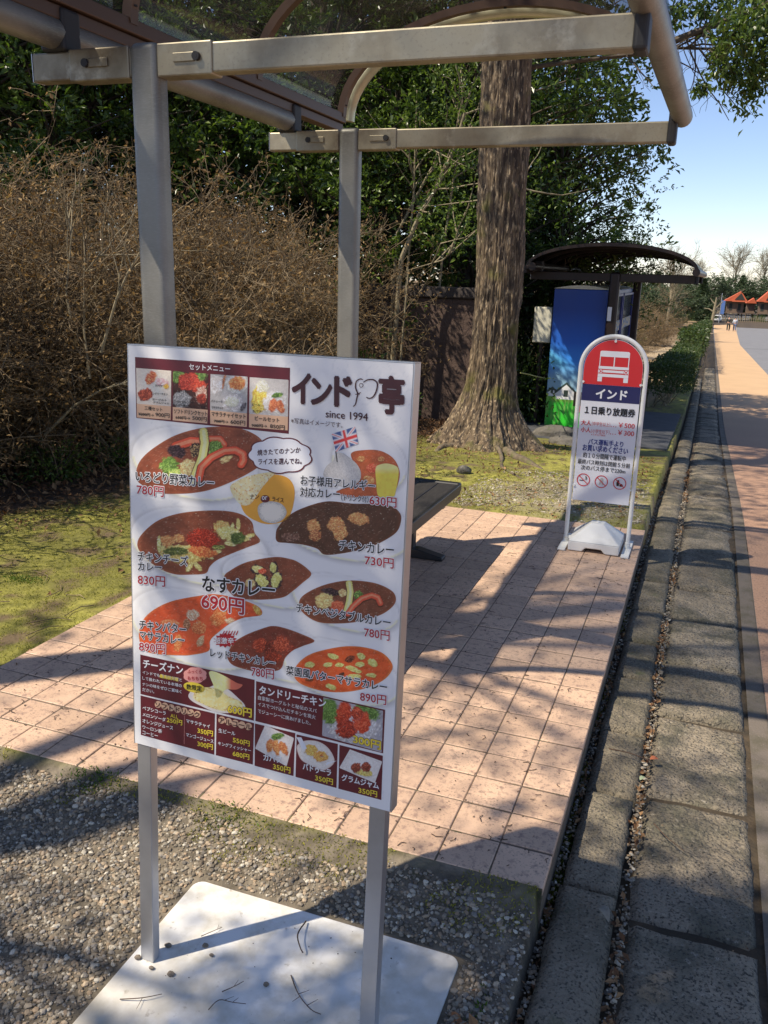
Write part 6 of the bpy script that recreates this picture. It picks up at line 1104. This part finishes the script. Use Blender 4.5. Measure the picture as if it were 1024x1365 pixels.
thai_house(1009, 1036, 384, 402, 421, 150, 'tall stilt house with a very steep orange roof at the right frame edge')
fx0 = atd(962, 148); fence = thing('bamboo_fence', 'pale low wooden fence in front of the stilt houses', 'fence', (atd(990, 147), 147, float(gz(147))-.03))
for k in range(34): mb = MB(); mb.bb(-3.4+k*.32, -3.4+k*.32+.1, 0, .08, 0, .75+.25*((k*7) % 5)/5); mb.build('fence_post', M['palebark'], fence)
mb = MB(); mb.bb(-3.5, 7.6, .082, .14, .45, .55); mb.build('rail', M['palebark'], fence)
# village clutter: posts, banner, white van, statue post
pp = thing('banner_pole', 'thin pole with a small blue banner left of the walkers', 'banner', (atd(960, 135), 135, float(gz(135))+.05)); mb = MB(); mb.tube([(0, 0, 0), (0, 0, 4.2)], .05, 6); mb.build('pole', M['alu'], pp); mb = MB(); mb.bb(.06, .55, -.01, .01, 1.3, 3.2); mb.build('banner', mk('blue_banner', (.08, .16, .4), .7), pp)
cv = thing('white_van', 'small white van parked beyond the path end', 'van', (atd(958, 140), 140, float(gz(140))+.05)); mb = MB(); mb.prism([(-.9, .35), (.9, .35), (.95, .9), (.8, 1.55), (-.8, 1.55), (-.95, .9)], 1, -.0, 3.6); mb.build('body', M['whitepaint'], cv, bevel=.08); cv.scale = (.6, .6, .6); mb = MB(); mb.bb(-.68, .68, -.012, -.001, .98, 1.42); mb.build('windscreen', M['clothdark'], cv)
for sx in (-1, 1):
    mb = MB(); [mb.tube([(sx*.78, y, .30), (sx*.95, y, .30)], .3, 12) for y in (.6, 3.0)]; mb.build('wheel', M['rubber'], cv)
# people
def person(px, py, Y, h, label, shirt, trousers, sw):
    x = PL(px, py, 1, Y); g = float(gz(Y))+.0; root = thing('person', label, 'person', (x[0], Y, g)); s = h/1.7
    def skin_mesh(nodes, edges, name, mat):
        me = bpy.data.meshes.new(name); me.from_pydata([tuple(c*s for c in n[:3]) for n in nodes], edges, []); me.materials.append(mat); o = link(name, me, root); md = o.modifiers.new('skin', 'SKIN'); md.use_smooth_shade = True
        for v, n in zip(me.skin_vertices[0].data if me.skin_vertices else [], nodes): v.radius = (n[3]*s, n[3]*s)
        return o
    def sk(nodes, edges, name, mat):
        bm = bmesh.new(); lay_ = bm.verts.layers.skin.verify(); vs = [bm.verts.new([c*s for c in n[:3]]) for n in nodes]
        for v, n in zip(vs, nodes): v[lay_].radius = (n[3]*s, n[3]*s)
        vs[0][lay_].use_root = True
        for a, b in edges: bm.edges.new((vs[a], vs[b]))
        me = bpy.data.meshes.new(name); bm.to_mesh(me); bm.free(); me.materials.append(mat); o = link(name, me, root); md = o.modifiers.new('skin', 'SKIN'); md.use_smooth_shade = True; sd = o.modifiers.new('sub', 'SUBSURF'); sd.levels = sd.render_levels = 1
        dg = bpy.context.evaluated_depsgraph_get(); m2 = bpy.data.meshes.new_from_object(o.evaluated_get(dg)); o.modifiers.clear(); o.data = m2; return o
    sk([(0, 0, .92, .13), (0, 0, 1.15, .13), (0, 0, 1.38, .11), (0, 0, 1.48, .05), (0, -.01, 1.60, .10), (.1, 0, .85, .09), (.11+sw*.3, sw, .47, .065), (.11, sw*2-.05, .08, .05), (.11, sw*2-.17, .04, .04), (-.1, 0, .85, .09), (-.11, -sw, .47, .065), (-.11, -sw*2+.05, .08, .05), (-.11, -sw*2-.07, .04, .04), (.18, 0, 1.38, .06), (.24, -sw*.6, 1.1, .045), (.23, -sw*1.4, .88, .035), (.23, -sw*1.6, .80, .03), (-.18, 0, 1.38, .06), (-.24, sw*.6, 1.1, .045), (-.23, sw*1.4, .88, .035), (-.23, sw*1.6, .80, .03)],
       [(0, 1), (1, 2), (2, 3), (3, 4), (0, 5), (5, 6), (6, 7), (7, 8), (0, 9), (9, 10), (10, 11), (11, 12), (2, 13), (13, 14), (14, 15), (15, 16), (2, 17), (17, 18), (18, 19), (19, 20)], 'body', M['skin'])
    sk([(0, 0, .95, .15), (0, 0, 1.18, .16), (0, 0, 1.40, .13), (.19, 0, 1.39, .075), (.25, -sw*.6, 1.1, .06), (.235, -sw*1.2, .93, .05), (-.19, 0, 1.39, .075), (-.25, sw*.6, 1.1, .06), (-.235, sw*1.2, .93, .05)], [(0, 1), (1, 2), (2, 3), (3, 4), (4, 5), (2, 6), (6, 7), (7, 8)], 'jacket', shirt)
    sk([(0, 0, .93, .145), (.1, 0, .84, .105), (.11+sw*.3, sw, .47, .085), (.11, sw*2-.05, .12, .07), (-.1, 0, .84, .105), (-.11, -sw, .47, .085), (-.11, -sw*2+.05, .12, .07)], [(0, 1), (1, 2), (2, 3), (0, 4), (4, 5), (5, 6)], 'trousers', trousers)
    sk([(0, .01, 1.62, .105), (0, .03, 1.68, .10)], [(0, 1)], 'hair', M['hair'])
person(972, 428, 108, 1.70, 'walker in dark clothes on the sandy path, left of the pair', M['clothdark'], M['clothdark'], .12)
person(980.5, 428, 108.5, 1.60, 'walker in a pale jacket and blue jeans, right of the pair', M['clothpale'], M['clothblue'], -.10)

# ================================================================== GRAVEL, LITTER, MOSS, DEBRIS
def gravel(name, X, Y, S, Z, cols, seed, label=None):
    r = np.random.default_rng(seed); bm = bmesh.new(); bmesh.ops.create_icosphere(bm, subdivisions=1, radius=.5); V0 = arr([v.co[:] for v in bm.verts]); F0 = arr([[v.index for v in f.verts] for f in bm.faces]).astype(int); bm.free()
    V0 = np.asarray(V0); n = len(X); a = r.random(n)*6.283; sc = np.stack([.8+.5*r.random(n), .6+.4*r.random(n), .38+.35*r.random(n)], 1)*S[:, None]; V = V0[None]*(1+.28*(r.random((n, len(V0), 1))-.5))*sc[:, None]
    tlt = r.normal(size=n)*.35; y_, z_ = V[..., 1]*np.cos(tlt)[:, None]-V[..., 2]*np.sin(tlt)[:, None], V[..., 1]*np.sin(tlt)[:, None]+V[..., 2]*np.cos(tlt)[:, None]
    x2 = V[..., 0]*np.cos(a)[:, None]-y_*np.sin(a)[:, None]; y2 = V[..., 0]*np.sin(a)[:, None]+y_*np.cos(a)[:, None]; P = np.stack([x2+X[:, None], y2+Y[:, None], z_+Z[:, None]], -1)
    F = (F0[None]+np.arange(n)[:, None, None]*len(V0)).reshape(-1, 3); me = mesh_np(name, P.reshape(-1, 3), F, M['gravel']); cols = arr(cols); c_ = cols[r.integers(0, len(cols), n)]*(.7+.6*r.random((n, 1))); setcol(me, np.repeat(c_, len(V0), 0)); return tag(link(name, me), kind='stuff')
GC = [(.34, .30, .23), (.25, .21, .155), (.18, .15, .11), (.44, .40, .32), (.30, .22, .14), (.12, .105, .085), (.21, .19, .165), (.36, .28, .19), (.15, .12, .085), (.26, .22, .16)]
n = 88000; X = -3.4+3.4*rng.random(n); Y = -1.3+1.28*rng.random(n)
vis = (Y < -.02-.05*fbm(X*6, Y*6, 5)) & ((Y > -.05-.38*(X+3.4)/3.4-.55))
edge_m = fbm(X*3.1, Y*3.1, 91); keep = vis & ~((Y > -.085) & (edge_m > .56))
keep &= ~((X > -.917) & (X < -.145) & (Y > -1.05) & (Y < -.224)); X, Y = X[keep], Y[keep]; S = .005+.014*rng.random(len(X))**2.3; gravel('gravel', X, Y, S, ground_z(X, Y)+S*.12, GC, 3)
n = 5200; X = -1.35+1.3*rng.random(n); Y = 3.62+1.7*rng.random(n)**1.4; S = .008+.014*rng.random(n)**2; k_ = fbm(X*3, Y*3, 95) > .38+.12*np.abs(Y-4.2); X, Y, S = X[k_], Y[k_], S[k_]; gravel('gravel', X, Y, S, ground_z(X, Y)+S*.15, [(.36, .32, .23), (.28, .24, .17), (.2, .17, .12), (.42, .38, .3)], 4)
n = 4200; X = np.where(rng.random(n) < .55, .184+.034*rng.random(n), -.002+.025*rng.random(n)); Y = -1.3+7*rng.random(n); S = .006+.012*rng.random(n)**2; gravel('gravel', X, Y, S, ground_z(X, Y)+.018+.02*rng.random(n), GC, 6)
# fallen leaves
def litter(name, X, Y, size, seed, lift=.006, mat='litter', up=.9):
    P = np.stack([X, Y, ground_z(X, Y)+lift+.012*np.random.default_rng(seed).random(len(X))], 1); tag(link(name, leaves_mesh(name, P, size, M[mat], up=up, seed=seed, aspect=.55, fold=.12)), kind='stuff')
n = 26000; X = -7.5+5*rng.random(n); Y = .2+9*rng.random(n); k_ = rng.random(n) < litter_amount(X, Y)*.95+.02; litter('leaf_litter', X[k_], Y[k_], .05, 5)
n = 1500; X = -4.2+2.2*rng.random(n); Y = .4+4*rng.random(n); k_ = fbm(X*2, Y*2, 33) > .5; litter('leaf_litter', X[k_], Y[k_], .034, 6)
n = 1400; X = np.where(rng.random(n) < .6, .184+.034*rng.random(n), -.0+.024*rng.random(n)); Y = -1+8*rng.random(n)**1.1; k_ = fbm(Y*3, X*0+2, 7) > .45; litter('leaf_litter', X[k_], Y[k_], .023, 7, .034)
n = 500; X = -.36+.30*rng.random(n); Y = -.62+.20*rng.random(n); k_ = (rng.random(n) < .35) & (X > -.14); litter('leaf_litter', X[k_]+.02, Y[k_], .035, 8, .012)
n = 2600; X = -3.3+3.2*rng.random(n); Y = 3.7+3.4*rng.random(n); k_ = fbm(X*2.2, Y*2.2, 37) > .47; litter('leaf_litter', X[k_], Y[k_], .032, 16)
n = 500; X = -4.3+4.1*rng.random(n); Y = .4+6.2*rng.random(n); k_ = (X < -2.3)|(Y > 3.7); X, Y = X[k_], Y[k_]; m_ = len(X); a = rng.random(m_)*6.283; ln = .04+.16*rng.random(m_)**2; z_ = ground_z(X, Y); Pp = np.stack([np.stack([X+np.cos(a+.25*k)*ln*k/3, Y+np.sin(a+.25*k)*ln*k/3, z_+.008+.006*(k % 2)], 1) for k in range(4)], 1)
tag(link('twig_debris', tubes_np('twig_debris', Pp, np.full((m_, 4), .0022), M['twig'], 4)), kind='stuff')
# moss and short grass
def blades(name, X, Y, h, mat, seed, z0=0.):
    r = np.random.default_rng(seed); n = len(X); P = np.stack([X, Y, ground_z(X, Y)+z0], 1); d = r.normal(size=(n, 3))*.7; d[:, 2] = 1; tag(link(name, leaves_mesh(name, P, h, M[mat], up=0, seed=seed, aspect=.28, dirs=d*2, fold=0)), kind='stuff')
n = 70000; X = -4.6+2.35*rng.random(n); Y = .0+4.2*rng.random(n)**1.05; k_ = (litter_amount(X, Y) < .5) & (X < -2.262) & (fbm(X*7, Y*7, 14) > .34); blades('moss', X[k_], Y[k_], .011, 'moss', 1)
n = 26000; X = -3.2+3.2*rng.random(n); Y = 3.62+3.6*rng.random(n); k_ = (fbm(X*5, Y*5, 15) > .4); blades('moss', X[k_], Y[k_], .014, 'moss', 2)
n = 15000; X = -3.2+3.2*rng.random(n); Y = -.22+.225*rng.random(n); k_ = (fbm(X*3.1, Y*3.1, 91) > .47) & (Y > -.20+.1*fbm(X*9, X*0, 2)); blades('moss', X[k_], Y[k_], .010, 'moss', 3)
for cx_, cy_, m_ in [(-1.42, -.03, 240), (-.93, -.03, 180), (-2.3, -.35, 80), (-.075, -.42, 120), (.012, .42, 420), (.01, .2, 380), (-1.75, .02, 0), (-2.9, 1.3, 400)]:
    if m_: X = cx_+rng.normal(size=m_)*(.06 if cx_ < -.1 else .008); Y = cy_+rng.normal(size=m_)*(.03 if cx_ < -.1 else .07); blades('grass_tuft', X, Y, .014, 'grassy', int(m_+abs(cx_)*10))
n = 3600; X = np.clip(.004+rng.normal(size=n)*.007, -.003, .02); Y = rng.random(n)*3.2; k_ = fbm(Y*4, X*0, 55) > .5; blades('moss', X[k_], Y[k_], .014, 'moss', 9, .01)
# single leaves and twigs one can point at
def leaf_thing(px, py, z, size, rz, label, col, curl=.3):
    q = PL(px, py, 2, z); m = MB(); n = 9; L_ = []; R_2 = []; mid = []
    for k in range(n):
        t = k/(n-1); w_ = math.sin(math.pi*t**.8)*.28; zc_ = curl*size*.5*math.sin(math.pi*t); mid.append((t*size, 0, zc_)); L_.append((t*size, w_*size, zc_+.12*size*w_*3)); R_2.append((t*size, -w_*size, zc_+.10*size*w_*3))
    V = mid+L_+R_2; F = [(i, i+1, n+i+1, n+i) for i in range(n-1)]+[(i+1, i, 2*n+i, 2*n+i+1) for i in range(n-1)]; m.add(V, F)
    o = m.build('fallen_leaf', mk('leaf_tone', col, .65, var=[(40, tuple(c*.5 for c in col), .5, .75, 5)]), smooth=True); o.location = q.tolist(); o.rotation_euler = (random.uniform(-.2, .2), random.uniform(-.2, .2), rz); tag(o, label, 'leaf')
leaf_thing(14, 1012, -.078, .085, .15, 'broad yellow leaf on the gravel at the left edge of the tiles', (.55, .42, .04)); leaf_thing(168, 1136, -.085, .045, 1.3, 'curled red leaf on the gravel left of the board leg', (.45, .05, .03), .9)
leaf_thing(621, 1320, -.085, .05, .3, 'pale orange leaf by the base plate corner', (.42, .2, .1)); leaf_thing(652, 1328, -.085, .045, 2.0, 'brown leaf on sunlit gravel right of the base plate', (.35, .17, .08)); leaf_thing(592, 1355, -.085, .06, -.4, 'orange brown leaf touching the base plate edge', (.4, .18, .07))
leaf_thing(812, 1230, -.085, .055, 2.6, 'grey curled leaf lying in the kerb gutter in shade', (.2, .18, .14), .8); leaf_thing(866, 1012, -.09, .035, .5, 'orange leaf scrap in the gutter between kerb and slabs', (.45, .14, .06)); leaf_thing(853, 1040, -.09, .03, 1.0, 'pale green leaf in the gutter beside the slab', (.3, .36, .22))
def twig_thing(pts, z, r0, label, fork=None):
    P = [PL(x, y, 2, z+dz) for x, y, dz in pts]; m = MB(); Q = smooth_open([p for p in P], 4); m.tube(Q-Q[0], np.linspace(r0, r0*.6, len(Q)), 6)
    if fork:
        for a, b in fork: m.tube([PL(*a, 2, z+.002)-Q[0], PL(*b, 2, z+.004)-Q[0]], [r0*.6, r0*.35], 5)
    o = m.build('fallen_twig', mk('twig_tone', (.09, .055, .035), .85), smooth=True); o.location = Q[0].tolist(); tag(o, label, 'twig')
zp = -.066
twig_thing([(408, 1228, .004), (397, 1245, .02), (400, 1262, .02), (404, 1270, .004)], zp, .0022, 'crooked dark twig standing on the white base plate')
twig_thing([(296, 1322, 0), (312, 1315, .006), (325, 1308, .002)], zp, .0012, 'thin twig in the middle of the white base plate', [((312, 1315), (318, 1306))])
twig_thing([(388, 1300, 0), (398, 1325, .008), (414, 1345, .004), (428, 1352, .002)], zp, .0015, 'branched twig cluster at the right of the base plate', [((398, 1325), (412, 1320)), ((410, 1340), (424, 1332)), ((400, 1328), (390, 1335))])
twig_thing([(278, 1346, 0), (292, 1333, .006), (310, 1336, .004), (328, 1338, .001)], zp, .0012, 'forked thin twig near the front of the base plate', [((300, 1333), (312, 1328)), ((310, 1336), (318, 1330))])
twig_thing([(160, 1332, 0), (190, 1330, .006), (216, 1325, .003)], zp, .0013, 'long thin twig by the left leg on the base plate', [((190, 1330), (182, 1345))])
twig_thing([(268, 1248, 0), (282, 1242, .004), (296, 1236, .002)], zp, .0011, 'small twig above the leg shadow on the base plate', [((290, 1239), (292, 1232))])
twig_thing([(812, 998, .02), (840, 1004, .03), (866, 1014, .01)], -.10, .0025, 'brown stick lying across the kerb gutter'); twig_thing([(872, 1098, .012), (888, 1115, .014), (912, 1134, .012)], -.10, .002, 'thin brown stick on the second stone slab')
for px, py, s, lb in [(224, 1260, .012, 'brown pebble beside the left board leg'), (228, 1298, .013, 'dark pebble in front of the left board leg'), (202, 1290, .009, 'brown pebble against the foot of the left leg'), (184, 1276, .012, 'grey pebble at the left edge of the base plate'), (274, 1260, .011, 'dark pebble in the leg shadow'), (355, 1312, .010, 'dark crumb on the middle of the base plate'), (282, 1273, .008, 'small dark seed on the base plate')]:
    q = PL(px, py, 2, -.066); s *= .7; rock(q[0], q[1], (s, s*.75, s*.5), -.066, lb, int(px))
# crumbs, seed husks and twig bits scattered on the tiles
n = 900; X = -2.2*rng.random(n); Y = 3.4*rng.random(n)**1.3; k_ = fbm(X*3, Y*3, 61) > .47; X, Y = X[k_], Y[k_]; X = np.where(rng.random(len(X)) < .4, np.round(X/.15)*.15+rng.normal(size=len(X))*.004, X)
m_ = len(X); a = rng.random(m_)*6.283; ln = .006+.03*rng.random(m_)**2; Pp = np.zeros((m_, 3, 3)); Pp[:, 0] = np.stack([X, Y, 0*X+.002], 1); Pp[:, 1] = Pp[:, 0]+np.stack([np.cos(a)*ln*.5, np.sin(a)*ln*.5, .002+0*a], 1); Pp[:, 2] = Pp[:, 0]+np.stack([np.cos(a+.5)*ln, np.sin(a+.5)*ln, 0*a], 1)
k_ = (Pp[:, :, 0].max(1) < -.01) & (Pp[:, :, 1].min(1) > .01)
tag(link('twig_debris', tubes_np('twig_debris', Pp[k_], np.full((int(k_.sum()), 3), .0013), mk('debris', (.06, .035, .022), .9), 3)), kind='stuff')
n = 380; X = -2.2*rng.random(n); Y = 3.4*rng.random(n); S = .003+.005*rng.random(n); gravel('debris_crumbs', X, Y, S, 0*X+.002, [(.05, .03, .02), (.1, .07, .045)], 12)
n = 70; X = -.88+.70*rng.random(n); Y = -.95+.70*rng.random(n); S = .0015+.003*rng.random(n)**3; gravel('debris_crumbs', X, Y, S, 0*X-.069, [(.06, .045, .03), (.12, .1, .07)], 13)
# leaf litter carried onto the stone slabs
n = 260; X = .23+.6*rng.random(n); Y = -.6+7*rng.random(n); S = .003+.004*rng.random(n); gravel('debris_crumbs', X, Y, S, gz(Y)+.008, [(.1, .06, .04), (.2, .14, .08)], 14)
print('objects', len(bpy.data.objects))
